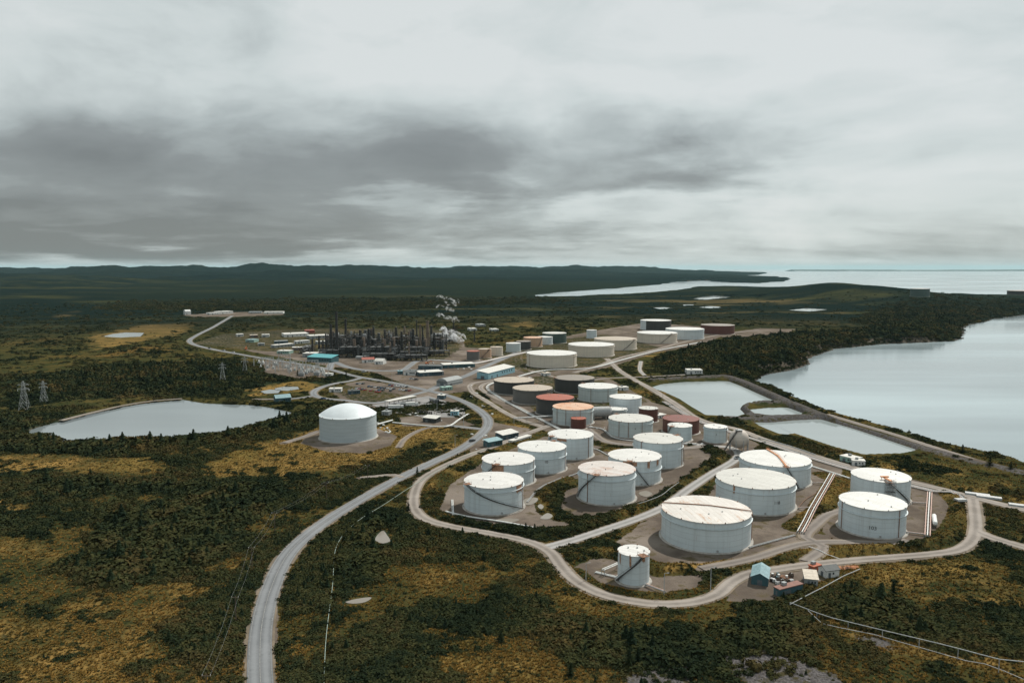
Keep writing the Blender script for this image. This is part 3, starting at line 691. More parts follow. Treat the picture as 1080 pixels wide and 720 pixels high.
white = plain('road_paint', (.28, .275, .26), .8, .35, 1)
def offset_line(line, o_):
    r = []
    for q in range(len(line)):
        a, c = line[max(q - 1, 0)], line[min(q + 1, len(line) - 1)]; d = Vector((c[0] - a[0], c[1] - a[1], 0)).normalized()
        r.append((line[q][0] - d.y * o_, line[q][1] + d.x * o_))
    return r
ribbon('centre_line', main[:240], .16, .30, white, kind='structure')
for s_ in (-3.15, 3.15): ribbon('edge_line', offset_line(main[:240], s_), .14, .27, white, kind='structure')
# hard standing of the truck terminal
sheet('asphalt_yard', W([(392, 427), (430, 421), (452, 417.5), (474, 424), (489, 431), (492, 440), (470, 440), (440, 439), (410, 434)]), .15, plain('yard_asphalt', (.20, .195, .19), .9, .25, .06), kind='structure')

# ------------------------------------------------------------------ tanks
def fit_tank(xl, xr, yt, yb, z0=0.0):
    x, y = at((xl + xr) / 2, yb - .1, z0); d = math.sqrt(x * x + y * y + CAM_H ** 2)
    R = (xr - xl) / 2 * d / F_PX; p = np.array([x, y + R, R, 15.0]); T = np.linspace(0, 2 * PI, 97)
    def f(p):
        cx, cy, R, H = p
        tx, ty = proj(cx + R * np.cos(T), cy + R * np.sin(T), z0 + H); bx, by = proj(cx + R * np.cos(T), cy + R * np.sin(T), z0)
        return np.array([tx.min() - xl, tx.max() - xr, ty.min() - yt, by.max() - yb])
    for _ in range(12):
        r = f(p); J = np.zeros((4, 4))
        for k in range(4):
            q = p.copy(); q[k] += .05; J[:, k] = (f(q) - r) / .05
        p = p - np.linalg.solve(J, r)
    return p
WALLS = dict(dome=tank_wall('smooth_grey_tank_wall', (.42, .48, .50), .0, (.40, .45, .47)),
 white=tank_wall('white_tank_wall', (.56, .625, .645), .45), clean=tank_wall('clean_tank_wall', (.58, .65, .675), .15), pale=tank_wall('pale_green_tank_wall', (.47, .53, .53), .35),
 cream=tank_wall('cream_tank_wall', (.62, .56, .47), .3), dark=tank_wall('dark_tank_wall', (.042, .044, .042), .2, (.07, .07, .065)), grey=tank_wall('grey_tank_wall', (.12, .118, .11), .25, (.07, .07, .065)),
 rust=tank_wall('rust_tank_wall', (.10, .032, .022), .6, (.05, .02, .015)), blue=tank_wall('blue_white_tank_wall', (.50, .58, .60), .25), orange=tank_wall('orange_tank_wall', (.50, .33, .22), .8), green=tank_wall('green_tank_wall', (.05, .085, .075), .1, (.08, .09, .08)))
ROOFS = dict(dome=plain('smooth_dome_roof', (.60, .65, .67), .45, .06, .15),
 white=tank_roof('white_tank_roof', (.62, .62, .595), .0), spot=tank_roof('spotted_tank_roof', (.61, .605, .58), .18), rust=tank_roof('rust_streaked_tank_roof', (.55, .51, .48), .62, (.40, .26, .20)),
 streak=tank_roof('streaked_tank_roof', (.60, .57, .53), .50, (.42, .25, .15), 1.15), red=tank_roof('red_tank_roof', (.33, .085, .045), .4, (.20, .05, .03)), darkred=tank_roof('dark_red_tank_roof', (.17, .045, .03), .4, (.10, .03, .02)),
 orange=tank_roof('orange_tank_roof', (.60, .40, .28), .75, (.50, .20, .08)), tan=tank_roof('tan_tank_roof', (.42, .36, .29), .3, (.30, .22, .16)), brown=tank_roof('brown_tank_roof', (.23, .20, .17), .3, (.15, .12, .10)), dull=tank_roof('dull_tank_roof', (.53, .525, .49), .30, (.40, .33, .26)))
m_rust = plain('rusty_steel', (.22, .11, .06), .8, .4, 1.2); m_grey = plain('grey_steel', (.32, .33, .33), .6, .25, 1.0); m_dark = plain('dark_steel', (.045, .043, .04), .6, .3, .8)
m_white = plain('white_paint', (.68, .69, .67), .6, .15, .8); m_orange = plain('orange_paint', (.55, .24, .10), .7, .3, 1); m_pink = plain('primed_pipe', (.50, .33, .27), .7, .3, .8)
m_stain = plain('rust_stain', (.36, .20, .12), .8, .5, 1.5); m_conc = plain('concrete', (.34, .32, .29), .9, .25, .5); m_wood = plain('pole_wood', (.10, .075, .055), .9, .3, 2)
def stair_mesh(R, H, a0, a1, mirror=False):
    mb = MB(); n = max(12, int(H / .45)); prev = None
    for q in range(n + 1):
        a = a0 + (a1 - a0) * q / n; z = .3 + (H - .3) * q / n; ca, sa = math.cos(a), math.sin(a)
        pi_, po = Vector((ca * (R + .12), sa * (R + .12), z)), Vector((ca * (R + 1.0), sa * (R + 1.0), z))
        d = Vector((-sa, ca, 0)) * .22
        mb.add([pi_ - d, po - d, po + d, pi_ + d, *(v + Vector((0, 0, .07)) for v in (pi_ - d, po - d, po + d, pi_ + d))], [(3, 2, 1, 0), (4, 5, 6, 7), (0, 1, 5, 4), (1, 2, 6, 5), (2, 3, 7, 6), (3, 0, 4, 7)])
        if prev:
            for (u, v) in ((prev[0], pi_), (prev[1], po)): mb.bar(u, v, .08, .3)
            mb.bar(prev[1] + Vector((0, 0, 1.05)), po + Vector((0, 0, 1.05)), .07)
        if q % 3 == 0: mb.bar(po, po + Vector((0, 0, 1.05)), .06)
        prev = (pi_, po)
    return mb
def tank(label, xl, xr, yt, yb, wall, roof, ring=True, stair=None, extras=(), kindname='storage_tank', z0=0.0, dome=0.0, ringmat=None, group='storage tanks of the refinery'):
    cx, cy, R, H = fit_tank(xl, xr, yt, yb, z0); rise = R * .035
    H -= rise * .15
    if dome: H = dome
    t = thing(kindname, label, 'storage tank', (cx, cy, z0), -math.atan2(cx, cy), group)
    t['h'] = H; del t['h']
    wm, rm = WALLS[wall], ROOFS[roof]
    n = 96 if R > 12 else 64
    prof = [(R, 0)]; nc = max(4, int(H / 2.4)); 
    for q in range(1, nc + 1):
        z = H * q / nc; prof += [(R - .018 * (q - 1), z - .03), (R - .018 * q, z)] if q < nc else [(R - .018 * (q - 1), z)]
    MB().lathe(prof, n).build('shell', wm, t, 30)
    if kindname == 'domed_tank':
        hd = R * .36; rho = (R * R + hd * hd) / (2 * hd); rr0 = np.linspace(R, .02, 16)
        rp = [(R + .18, -.3), (R + .18, .1)] + [(float(q), math.sqrt(rho * rho - q * q) - (rho - hd) + .1) for q in rr0]
    else: rp = [(R + .16, -.22), (R + .16, .04), (R * .75, rise * .45), (R * .4, rise * .85), (R * .1, rise), (.02, rise)]
    MB().lathe(rp, n, (0, 0, H)).build('roof', rm, t, 40)
    MB().lathe([(R + 1.1, 0), (R + .9, .30), (R - .05, .34)], n, (0, 0, 0.02)).build('base_ring', m_conc, t, 20)
    if ring:
        zr = H * (.83 if ring is True else ring)
        MB().lathe([(R + .02, -.14), (R + .5, -.10), (R + .5, .06), (R + .02, .10)], n, (0, 0, zr)).build('wind_girder', ringmat or wm, t, 20)
    if R > 5:
        mb = MB()
        for q in range(max(6, int(R * .7))):
            a = q * 2 * PI / max(6, int(R * .7)) + .3; x, y = (R + .12) * math.cos(a), (R + .12) * math.sin(a)
            mb.box(x - .2, x + .2, y - .2, y + .2, H - .1, H + .42)
        mb.build('rim_vents', m_rust if roof not in ('white',) else m_grey, t, kind='stuff')
        for q in range(3):
            a = random.uniform(0, 6.28); rr_ = R * random.uniform(.15, .75); x, y = rr_ * math.cos(a), rr_ * math.sin(a); zt = H + rise * (1 - rr_ / R)
            if kindname == 'domed_tank': break
            MB().tube((x, y, zt - .3), (x, y, zt + .4), .2, 8).tube((x, y, zt + .4), (x, y, zt + .55), .34, 8).build('roof_vent', m_grey, t)
    if stair:
        a0, a1 = map(math.radians, stair); stair_mesh(R, H, a0, a1).build('spiral_stair', m_dark if wall not in ('dark', 'grey') else m_rust, t)
        ca, sa = math.cos(a1), math.sin(a1)
        g = MB(); g.box(-1.6, 1.9, -1.5, 1.5, 0, .12, Matrix.Translation((ca * R, sa * R, H + .15)) @ Matrix.Rotation(a1, 4, 'Z'))
        for u in (-1.5, 1.8):
            for v in (-1.4, 1.4): g.bar(Matrix.Rotation(a1, 4, 'Z') @ Vector((R + u, v, H + .2)), Matrix.Rotation(a1, 4, 'Z') @ Vector((R + u, v, H + 1.4)), .09)
        for v in (-1.4, 1.4): g.bar(Matrix.Rotation(a1, 4, 'Z') @ Vector((R - 1.5, v, H + 1.35)), Matrix.Rotation(a1, 4, 'Z') @ Vector((R + 1.8, v, H + 1.35)), .09)
        g.build('stair_landing', m_rust, t)
    for ex in extras:
        k = ex[0]
        if k == 'pipe_down':
            for a in ex[1:]:
                a = math.radians(a); x, y = (R + .25) * math.cos(a), (R + .25) * math.sin(a)
                MB().tube((x, y, .2), (x, y, H + .1), .16, 6).build('down_pipe', m_rust if wall != 'dark' else m_grey, t)
        if k == 'stain':
            a0, a1, fr = math.radians(ex[1]), math.radians(ex[2]), ex[3]; g = MB(); q = 7; vs = []
            for s_ in range(q + 1):
                a = a0 + (a1 - a0) * s_ / q; zz = H - H * fr * random.uniform(.7, 1.1)
                vs += [((R + .03) * math.cos(a), (R + .03) * math.sin(a), zz), ((R + .03) * math.cos(a), (R + .03) * math.sin(a), H - .05)]
            g.add(vs, [(2 * s_, 2 * s_ + 2, 2 * s_ + 3, 2 * s_ + 1) for s_ in range(q)]).build('rust_patch', m_stain, t)
        if k == 'number':
            cu = bpy.data.curves.new('tank_number', 'FONT'); cu.body = ex[1]; cu.size = ex[3]; cu.extrude = .02; cu.align_x = 'CENTER'
            tmp = bpy.data.objects.new('tank_number_text', cu); COL.objects.link(tmp); me = bpy.data.meshes.new_from_object(tmp.evaluated_get(bpy.context.evaluated_depsgraph_get())); bpy.data.objects.remove(tmp)
            me.materials.clear(); o = obj('tank_number', me, m_dark, t); a = math.radians(ex[2]); o.location = ((R + .05) * math.cos(a), (R + .05) * math.sin(a), H * ex[4]); o.rotation_euler = (PI / 2, 0, a + PI / 2)
        if k == 'beam':                                       # walkway or pipe lying across the roof
            a0, a1, mm, wd = math.radians(ex[1]), math.radians(ex[2]), ex[3], ex[4]; g = MB()
            P0 = Vector((R * math.cos(a0), R * math.sin(a0), H + .5)); P1 = Vector((0, 0, H + rise + .5)); P2 = Vector((R * math.cos(a1), R * math.sin(a1), H + .5))
            if len(ex) > 5: P1 = Vector((ex[5] * R, ex[6] * R, H + rise * .8 + .5))
            for u, v in ((P0, P1), (P1, P2)):
                g.bar(u, v, wd, .3)
                L = (v - u).length; d = (v - u) / L; s_ = Vector((-d.y, d.x, 0)) * wd / 2
                for w_ in range(int(L / 2.5) + 1):
                    for sg in (-1, 1): g.bar(u + d * w_ * 2.5 + s_ * sg, u + d * w_ * 2.5 + s_ * sg + Vector((0, 0, 1.0 if wd > .8 else .2)), .08)
                if wd > .8:
                    for sg in (-1, 1): g.bar(u + s_ * sg + Vector((0, 0, 1)), v + s_ * sg + Vector((0, 0, 1)), .08)
            g.build('roof_walkway' if wd > .8 else 'roof_pipe', mm, t)
        if k == 'panel':
            a0, a1 = math.radians(ex[1]), math.radians(ex[2]); g = MB(); vs = []
            for s_ in range(9):
                a = a0 + (a1 - a0) * s_ / 8; vs += [((R + .12) * math.cos(a), (R + .12) * math.sin(a), .3), ((R + .12) * math.cos(a), (R + .12) * math.sin(a), H - .3)]
            g.add(vs, [(2 * s_, 2 * s_ + 2, 2 * s_ + 3, 2 * s_ + 1) for s_ in range(8)]).build('wall_section', WALLS[ex[3]], t)
    if R > 9 and yb > 400:
        a = math.radians(-75); MB().tube(((R - .2) * math.cos(a), (R - .2) * math.sin(a), 1.1), ((R + .45) * math.cos(a), (R + .45) * math.sin(a), 1.1), .45, 12).build('manhole', m_grey, t)
    return t, cx, cy, R, H
TK = {}
def T(key, *a, **k): TK[key] = tank(*a, **k)
T('T1', 'white storage tank at the front left of the four-tank compound, beside the puddles', 489.5, 552, 497, 543.5, 'white', 'spot', stair=(-20, -150), extras=(('stain', -42, -22, .35), ('pipe_down', -18)))
T('T2', 'white storage tank with a rust patch by its stair, second in the left row', 508.4, 564, 476, 513.9, 'white', 'spot', ring=.62, stair=(-170, -115), extras=(('stain', -128, -100, .55), ('pipe_down', -20)))
T('T3', 'white storage tank third back in the left row, small number on its wall', 546, 597.2, 464, 500.2, 'clean', 'white', ring=.66, stair=(10, 60), extras=(('number', '10', -80, 2.2, .5), ('pipe_down', -20)))
T('T4', 'white storage tank at the back of the left row, before the small rust tank', 578, 625.9, 452, 485, 'clean', 'white', ring=False, stair=(170, 215), extras=(('stain', -125, -100, .15), ('pipe_down', -40)))
T('T5', 'white storage tank with pink rusted roof and dark spiral stair', 610, 670.4, 485.5, 533.1, 'white', 'rust', ring=.80, stair=(-172, -110), extras=(('pipe_down', -130),))
T('T6', 'white storage tank behind the pink roofed one, rust running from its rim', 641.5, 697.6, 472.7, 512.2, 'white', 'spot', ring=.55, stair=(-60, -100), extras=(('stain', -115, -85, .18), ('stain', -62, -56, .3), ('stain', -36, -28, .3)))
T('T7', 'white storage tank with dull roof, rightmost of the inner compound', 668, 720.4, 455.8, 494.4, 'white', 'dull', ring=.72, stair=(-10, 40), extras=(('pipe_down', -130, -20),))
T('T8', 'pale green storage tank with speckled roof and a stair on its left', 641.8, 688.8, 435.8, 462.1, 'pale', 'dull', ring=.80, stair=(-178, -230), extras=(('pipe_down', -120, -60, -95), ('number', '6', -78, 1.8, .55)))
T('T9', 'grey storage tank with an orange rusted rim and roof', 583, 625.9, 424.2, 449.2, 'pale', 'orange', ring=.80, stair=(40, 95), extras=(('pipe_down', -140, -110, -70, -30),))
T('T10', 'small rusty red tank in front of the orange rimmed tank', 602, 618.2, 439, 453, 'rust', 'red', ring=False)
T('T11', 'low pale tank half hidden behind the speckled roof tank', 639, 661.5, 428.3, 441, 'pale', 'white', stair=(-170, -220))
T('T12', 'plain white tall tank without any girder in the middle of the farm', 642.8, 676.9, 415, 437, 'clean', 'white', ring=False)
T('T13', 'black storage tank with a bright rust red roof', 565.5, 605.3, 415, 438.9, 'dark', 'red', stair=(60, 110), ring=.9)
T('T14', 'dark grey storage tank with tan roof, in front of the other tan roofed tank', 540.8, 582.8, 405.2, 426.7, 'grey', 'tan', stair=(30, 80), ring=.9)
T('T15', 'black storage tank with tan roof beside the long blue warehouse', 520.8, 563.3, 397, 416.4, 'dark', 'tan', stair=(30, 80), ring=.9)
T('T16', 'wide dark storage tank with brown roof, behind the pale tank', 585, 627, 394.8, 415.5, 'dark', 'brown', stair=(150, 190), ring=.9)
T('T17', 'pale grey storage tank with white roof right of the dark brown roofed one', 610, 651.4, 403.3, 424.4, 'pale', 'white', stair=(90, 140), ring=.85, extras=(('pipe_down', -110, -60),))
T('T18', 'small dark maroon tank with a grey roof next to the plain white tank', 673.6, 694, 428, 445.5, 'rust', 'dull', ring=False, extras=(('panel', -75, -12, 'rust'),))
T('T19', 'maroon storage tank with dark red roof behind the two small white tanks', 699, 737.8, 437, 459, 'rust', 'darkred', ring=False, stair=(90, 140))
T('T20', 'small bluish white tank in front of the maroon tank', 704.2, 730, 445.3, 466, 'blue', 'white', ring=False, stair=(-178, -130))
T('T21', 'small white tank standing alone between the maroon tank and the sphere', 742.3, 767.2, 446.7, 467.5, 'blue', 'white', ring=.85, extras=(('number', '5', -85, 1.6, .55), ('pipe_down', -25)))
T('T22', 'wide white storage tank nearest of the upper group', 555.5, 608.3, 368.8, 388.2, 'cream', 'white', ring=.86, extras=(('pipe_down', -150, -30),))
T('T23', 'wide white storage tank directly behind the nearest upper one', 599.4, 648, 360.2, 376.8, 'cream', 'white', ring=.86)
T('T24', 'wide tan roofed storage tank of the upper group with a stair on its right', 626.7, 671.7, 354.6, 369.4, 'cream', 'tan', ring=.86, stair=(-70, -30))
T('T25', 'wide white storage tank at the right of the upper group with a diagonal stair', 672, 714.4, 348.6, 362.2, 'cream', 'white', ring=.86, stair=(-80, -45))
T('T26', 'wide white storage tank next to the dark brown one on the upper right', 702, 742.8, 344.7, 358.3, 'white', 'white', ring=.86)
T('T27', 'tank with white rim, wall coloured dark for shade, left part white', 675.5, 708, 336.3, 348.5, 'dark', 'white', ring=False, extras=(('panel', -176, -128, 'white'),))  # dark wall colour stands in for the shaded part; overlay keeps the left white
T('T28', 'dark brown storage tank farthest right of the upper group', 739, 775, 341, 352.8, 'rust', 'brown', ring=False)
T('T29', 'small white tank farthest back in the upper group', 618.6, 629.4, 347.4, 356.8, 'clean', 'white', ring=False)
T('T30', 'dark green tank with a pale roof behind the small upper tanks', 572, 597.5, 349.7, 362.2, 'green', 'dull', ring=False)
T('T31', 'small white tank half hidden by the reddish one in the upper group', 566.5, 583, 354.2, 363.5, 'white', 'white', ring=False)
T('T32', 'small tank with orange stained wall and a diagonal stair in the upper group', 552.2, 572, 354.6, 366.2, 'orange', 'orange', ring=False, stair=(-60, -20))
T('T33', 'small black tank between the white and the orange stained small tanks', 544.5, 560, 358.8, 369, 'dark', 'brown', ring=False)
T('T34', 'small pale grey tank left of the small black tank', 533.6, 549.2, 360.8, 371.4, 'pale', 'white', ring=False)
T('T35', 'small cream tank right of the orange striped one', 517, 530.3, 364.9, 375.3, 'cream', 'tan', ring=False)
T('T36', 'small peach coloured tank with a diagonal stair', 504.4, 518.3, 366.9, 377.8, 'orange', 'tan', ring=False, stair=(-120, -50))
T('T37', 'small grey tank with a reddish rim at the left end of the small tanks', 492.2, 505.8, 369.2, 380.3, 'grey', 'red', ring=False)
T('R1', 'largest white storage tank, rust streaked roof crossed by a rusty pipe', 698, 793, 522, 583.6, 'white', 'streak', ring=.80, extras=(('beam', 172, 2, m_rust, .5, .05, .12), ('pipe_down', 2)))
T('R2', 'large white storage tank with streaked dusty roof behind the rust streaked one', 755.3, 839.7, 493, 543.6, 'white', 'dull', ring=.78, extras=(('number', '118', -58, 2.2, .42), ('stain', -122, -119, .3)))
T('R3', 'large white storage tank with an orange walkway over the roof', 780, 856, 473.9, 515.8, 'white', 'white', ring=.83, stair=(-50, -72), extras=(('beam', 104, -72, m_orange, 1.0, .08, .1),))
T('R4', 'white storage tank behind the numbered one, scaffold tower at its front', 897.5, 961.4, 492.8, 534, 'clean', 'white', ring=False, stair=(-20, -75))
T('R5', 'white storage tank with a black number on its lower wall at the far right', 885, 957, 518, 568.3, 'clean', 'white', ring=.74, extras=(('number', '103', -88, 2.3, .30), ('pipe_down', -150, -40)))
T('S1', 'small tall white tank with a diagonal stair, nearest of all the tanks', 651.7, 685.3, 573.9, 618.3, 'white', 'spot', ring=False, stair=(-160, -55), extras=(('stain', -150, -143, .4), ('stain', -105, -98, .4), ('stain', -58, -45, .25)))
cx, cy, R, H = fit_tank(336.4, 397, 430, 467.3)
T('D1', 'tall grey white tank with a smooth domed roof standing alone in gold grass', 336.4, 397, 430, 467.3, 'dome', 'dome', ring=False, kindname='domed_tank', dome=H - .5)
FZ = max(8.0, ground_z(*at(970, 313, 12)))
T('F1', 'distant tank by the far shore with pale roof', 960, 981, 304.0, 313.0, 'green', 'dull', ring=False, z0=FZ, group='tanks by the far sea')
T('F2', 'distant low dark tank at the right edge by the far sea', 1062, 1098, 306, 311, 'dark', 'brown', ring=False, z0=FZ, group='tanks by the far sea')

# ------------------------------------------------------------------ buildings
def ground_pt(px, py, z=0.0): x, y = at(px, py, z); return Vector((x, y, z))
m_glass = plain('window_glass', (.03, .04, .045), .15, .2, 1); m_door = plain('door_paint', (.10, .12, .13), .6, .2, 1)
def P_(name, c, r=.7): return plain(name, c, r, .2, .9)
PT = dict(ltblue=P_('light_blue_cladding', (.22, .40, .46)), teal=P_('teal_cladding', (.035, .095, .11)), dkblue=P_('dark_blue_cladding', (.035, .075, .095)), white=P_('white_cladding', (.60, .61, .59)), roofw=P_('pale_roofing', (.56, .55, .51)),
          bluer=P_('bright_blue_roofing', (.22, .34, .365)), cyan=P_('turquoise_roofing', (.08, .31, .34)), red=P_('red_roofing', (.28, .075, .05)), rustr=P_('rusted_white_roofing', (.19, .085, .06)), tan=P_('tan_roofing', (.50, .44, .36)),
          grey=P_('grey_cladding', (.27, .29, .29)), dgrey=P_('dark_grey_roofing', (.075, .085, .085)), green=P_('pale_green_cladding', (.25, .38, .33)), orange=P_('orange_container_paint', (.38, .10, .045)), brown=P_('brown_cladding', (.16, .10, .075)), black=P_('black_cladding', (.03, .034, .034)))
def bld(label, B, C, Wd, H, wall, roof, rtype='gable', name='warehouse', cat='building', nwin=3, ndoor=1, group=None, end_red=None, z=0.0):
    b, c = ground_pt(*B, z), ground_pt(*C, z); d = c - b; L = d.length; rz = math.atan2(d.y, d.x)
    t = thing(name, label, cat, b, rz, group); wm, rm = PT[wall], PT[roof]
    MB().box(0, L, 0, Wd, 0, H).build('wall', wm, t)
    g = MB(); o_ = .35
    if rtype == 'gable':
        rz_ = Wd * .28; 
        g.add([(-o_, -o_, H - .05), (L + o_, -o_, H - .05), (L + o_, Wd / 2, H + rz_), (-o_, Wd / 2, H + rz_), (-o_, Wd + o_, H - .05), (L + o_, Wd + o_, H - .05),
               (-o_, -o_, H + .15), (L + o_, -o_, H + .15), (L + o_, Wd / 2, H + rz_ + .2), (-o_, Wd / 2, H + rz_ + .2), (-o_, Wd + o_, H + .15), (L + o_, Wd + o_, H + .15)],
              [(6, 7, 8, 9), (9, 8, 11, 10), (0, 3, 2, 1), (3, 4, 5, 2), (0, 1, 7, 6), (4, 10, 11, 5), (0, 6, 9, 3), (3, 9, 10, 4), (1, 2, 8, 7), (2, 5, 11, 8)])
        MB().add([(.01, 0, H - .04), (.01, Wd, H - .04), (.01, Wd / 2, H + rz_ - .04), (L - .01, 0, H - .04), (L - .01, Wd, H - .04), (L - .01, Wd / 2, H + rz_ - .04)], [(0, 2, 1), (3, 4, 5)]).build('gable_end', wm, t)
        if L > 8:
            r_ = MB()
            for q in range(1, int(L / 1.2)):
                xx = q * 1.2; r_.bar((xx, -o_, H + .17), (xx, Wd / 2, H + rz_ + .22), .09).bar((xx, Wd + o_, H + .17), (xx, Wd / 2, H + rz_ + .22), .09)
            r_.build('roof_seams', rm, t, kind='stuff')
    elif rtype == 'flat':
        g.box(-.2, L + .2, -.2, Wd + .2, H, H + .3)
        MB().box(L * .3, L * .3 + 1.6, Wd * .5, Wd * .5 + 1.4, H + .3, H + 1.4).build('roof_unit', PT['grey'], t)
    elif rtype == 'shed':
        g.add([(-o_, -o_, H), (L + o_, -o_, H), (L + o_, Wd + o_, H + Wd * .15), (-o_, Wd + o_, H + Wd * .15), (-o_, -o_, H + .2), (L + o_, -o_, H + .2), (L + o_, Wd + o_, H + Wd * .15 + .2), (-o_, Wd + o_, H + Wd * .15 + .2)],
              [(4, 5, 6, 7), (0, 3, 2, 1), (0, 1, 5, 4), (1, 2, 6, 5), (2, 3, 7, 6), (3, 0, 4, 7)])
    elif rtype == 'vault':
        vs = []
        for xx in (0, L):
            for q in range(11): a = PI * q / 10; vs.append((xx, Wd / 2 - (Wd / 2 + .2) * math.cos(a), H * .5 + Wd * .36 * math.sin(a)))
        g.add(vs, [(q, q + 1, q + 12, q + 11) for q in range(10)] + [tuple(range(11)), tuple(range(21, 10, -1))])
    g.build('roof', rm, t, 30 if rtype == 'vault' else None)
    if rtype != 'vault' or True:
        dw, dh = min(3.5, L * .3), min(3.2, H * .7)
        for q in range(ndoor):
            x0 = L * (q + .6) / (ndoor + .6) * .5; MB().box(x0, x0 + dw * .6, -.07, .03, .02, dh).build('door', m_door, t)
        for q in range(nwin):
            x0 = L * (.5 + .45 * q / max(nwin, 1)); MB().box(x0, x0 + min(1.5, L * .12), -.06, .03, H * .42, H * .72).build('window', m_glass, t)
        MB().box(-.07, .03, Wd * .35, Wd * .65, .02, dh).build('door', m_door, t)
    return t
bld('long light blue warehouse with pale roof beside the tan roofed tanks', (515, 400), (543, 392.5), 14, 6.5, 'ltblue', 'roofw', 'shed', nwin=5, ndoor=2)
bld('small teal shed with bright blue gable roof on the gravel by the track', (810, 618.2), (811.4, 606.5), 6.0, 2.9, 'teal', 'bluer', name='shed', nwin=1)
bld('long dark teal container with rusty white roof at the edge of the scrub', (822, 629.5), (846.5, 623.2), 2.8, 2.7, 'teal', 'rustr', 'flat', name='container', cat='container', nwin=0, ndoor=2)
bld('low shed with tan and white sheet roof in front of the white hut', (849, 617), (862.5, 618.4), 6.5, 2.6, 'grey', 'tan', 'shed', name='shed', nwin=2)
bld('white hut with dark grey roof beside the tan roofed shed', (871, 609.6), (885, 607.8), 4.5, 2.8, 'white', 'dgrey', name='shed', nwin=1)
bld('small orange skip container behind the tan roofed shed', (858, 603), (866, 600.6), 2.4, 1.9, 'orange', 'orange', 'flat', name='container', cat='container', nwin=0, ndoor=1)
bld('teal hut standing at the end of the lake', (291, 425), (307, 423.6), 9, 4, 'teal', 'bluer', 'gable', name='hut', nwin=3)
bld('hall with turquoise roof beside the substation', (324, 381.2), (349.5, 382.6), 16, 6, 'teal', 'cyan', 'shed', nwin=4)
bld('pale grey workshop behind the turquoise roofed hall', (319, 376.5), (335.5, 376.7), 16, 5, 'grey', 'roofw', 'flat', nwin=4)
bld('small teal cabin left of the dark office block', (420, 394.8), (425, 394.6), 7, 3.5, 'teal', 'bluer', 'flat', name='cabin', nwin=1)
bld('dark roofed office block with white wall beside the car park', (425.6, 395.4), (438, 395.8), 16, 4, 'white', 'dgrey', 'flat', name='office_block', nwin=5)
bld('white roofed office block with dark blue wall beside the car park', (443, 397), (468, 395.4), 18, 4, 'dkblue', 'roofw', 'flat', name='office_block', nwin=6, ndoor=2)
bld('long white roofed building with teal wall behind the office blocks', (468, 388.4), (501, 387), 18, 4, 'teal', 'roofw', 'flat', name='office_block', nwin=7, ndoor=2)
bld('low dark flat building between refinery and offices', (441, 389.4), (465, 389.8), 14, 4, 'dkblue', 'dgrey', 'flat', name='office_block', nwin=4)
bld('grey vaulted store beside the road bend', (472, 407.5), (488, 404), 14, 5, 'grey', 'grey', 'vault', name='vaulted_store', nwin=0)
bld('low pale green container building by the road bend', (467, 412), (477.5, 411), 7, 3, 'green', 'green', 'flat', name='cabin', nwin=2)
bld('gatehouse with white roof at the entrance of the truck yard', (461, 420.6), (468, 421), 6, 3.4, 'dkblue', 'roofw', 'flat', name='gatehouse', nwin=2)
bld('white and blue kiosk on the right side of the truck yard', (475, 438.2), (483, 438.4), 5, 3.6, 'ltblue', 'roofw', 'flat', name='kiosk', nwin=2)
bld('dark walled pump house with white roof below the truck yard', (446, 444.5), (459.7, 446), 7, 3.2, 'black', 'roofw', 'shed', name='pump_house', nwin=2)
bld('grey box building left of the pump house', (402.5, 438), (409.7, 438.5), 6, 3.2, 'grey', 'grey', 'flat', name='pump_house', nwin=2)
bld('blue hut with white roof, topmost of the row by the inner road', (530.5, 464.5), (547, 461), 8, 3.6, 'dkblue', 'roofw', 'shed', name='hut', nwin=3)
bld('teal hut, lowest of the row by the inner road', (515.5, 472), (530, 469.2), 6, 3.6, 'teal', 'bluer', 'shed', name='hut', nwin=3)
bld('long white trailer behind the row of huts', (541, 469.4), (560.6, 463.4), 4, 2.8, 'white', 'roofw', 'flat', name='trailer', nwin=4)
bld('long grey green trailer by the settling pond', (885.6, 485.6), (902, 489.6), 7, 3.2, 'green', 'roofw', 'flat', name='trailer', nwin=3)
bld('short pale trailer beside the longer one by the settling pond', (899, 490.8), (912.5, 491.6), 5, 3, 'white', 'roofw', 'flat', name='trailer', nwin=2)
bld('white building at the top corner of the settling pond', (725, 395), (741, 395), 12, 5, 'white', 'roofw', 'flat', nwin=3)
bld('white control hut at the right end of the substation', (342, 396.8), (349.5, 397), 6, 3, 'white', 'roofw', 'flat', name='hut', nwin=2)
bld('pale trailer standing alone at the left of the car park', (347, 413.4), (360, 413.2), 8, 3, 'white', 'roofw', 'flat', name='trailer', nwin=3)
bld('dark trailer at the lower edge of the car park', (368, 415.8), (380, 415), 6, 3, 'dkblue', 'dgrey', 'flat', name='trailer', nwin=2)
bld('white roofed shed at the foot of the refinery', (395, 384), (404, 384.3), 10, 4, 'white', 'roofw', 'gable', name='shed', nwin=1)
bld('red roofed workshop at the foot of the refinery', (382, 382.6), (395, 382.2), 10, 4, 'white', 'red', 'shed', nwin=3)
bld('small tan roofed pump hut between the upper dark tanks', (574, 396.5), (581, 396), 8, 3, 'white', 'tan', 'flat', name='pump_house', nwin=1)
bld('small white hut right of the pale grey tank', (654, 411.8), (663, 411.4), 7, 3, 'white', 'roofw', 'flat', name='hut', nwin=1)
bld('white flat shed beside the dark maroon tank', (694, 441), (703, 439.6), 7, 2, 'white', 'roofw', 'flat', name='shed', nwin=1)
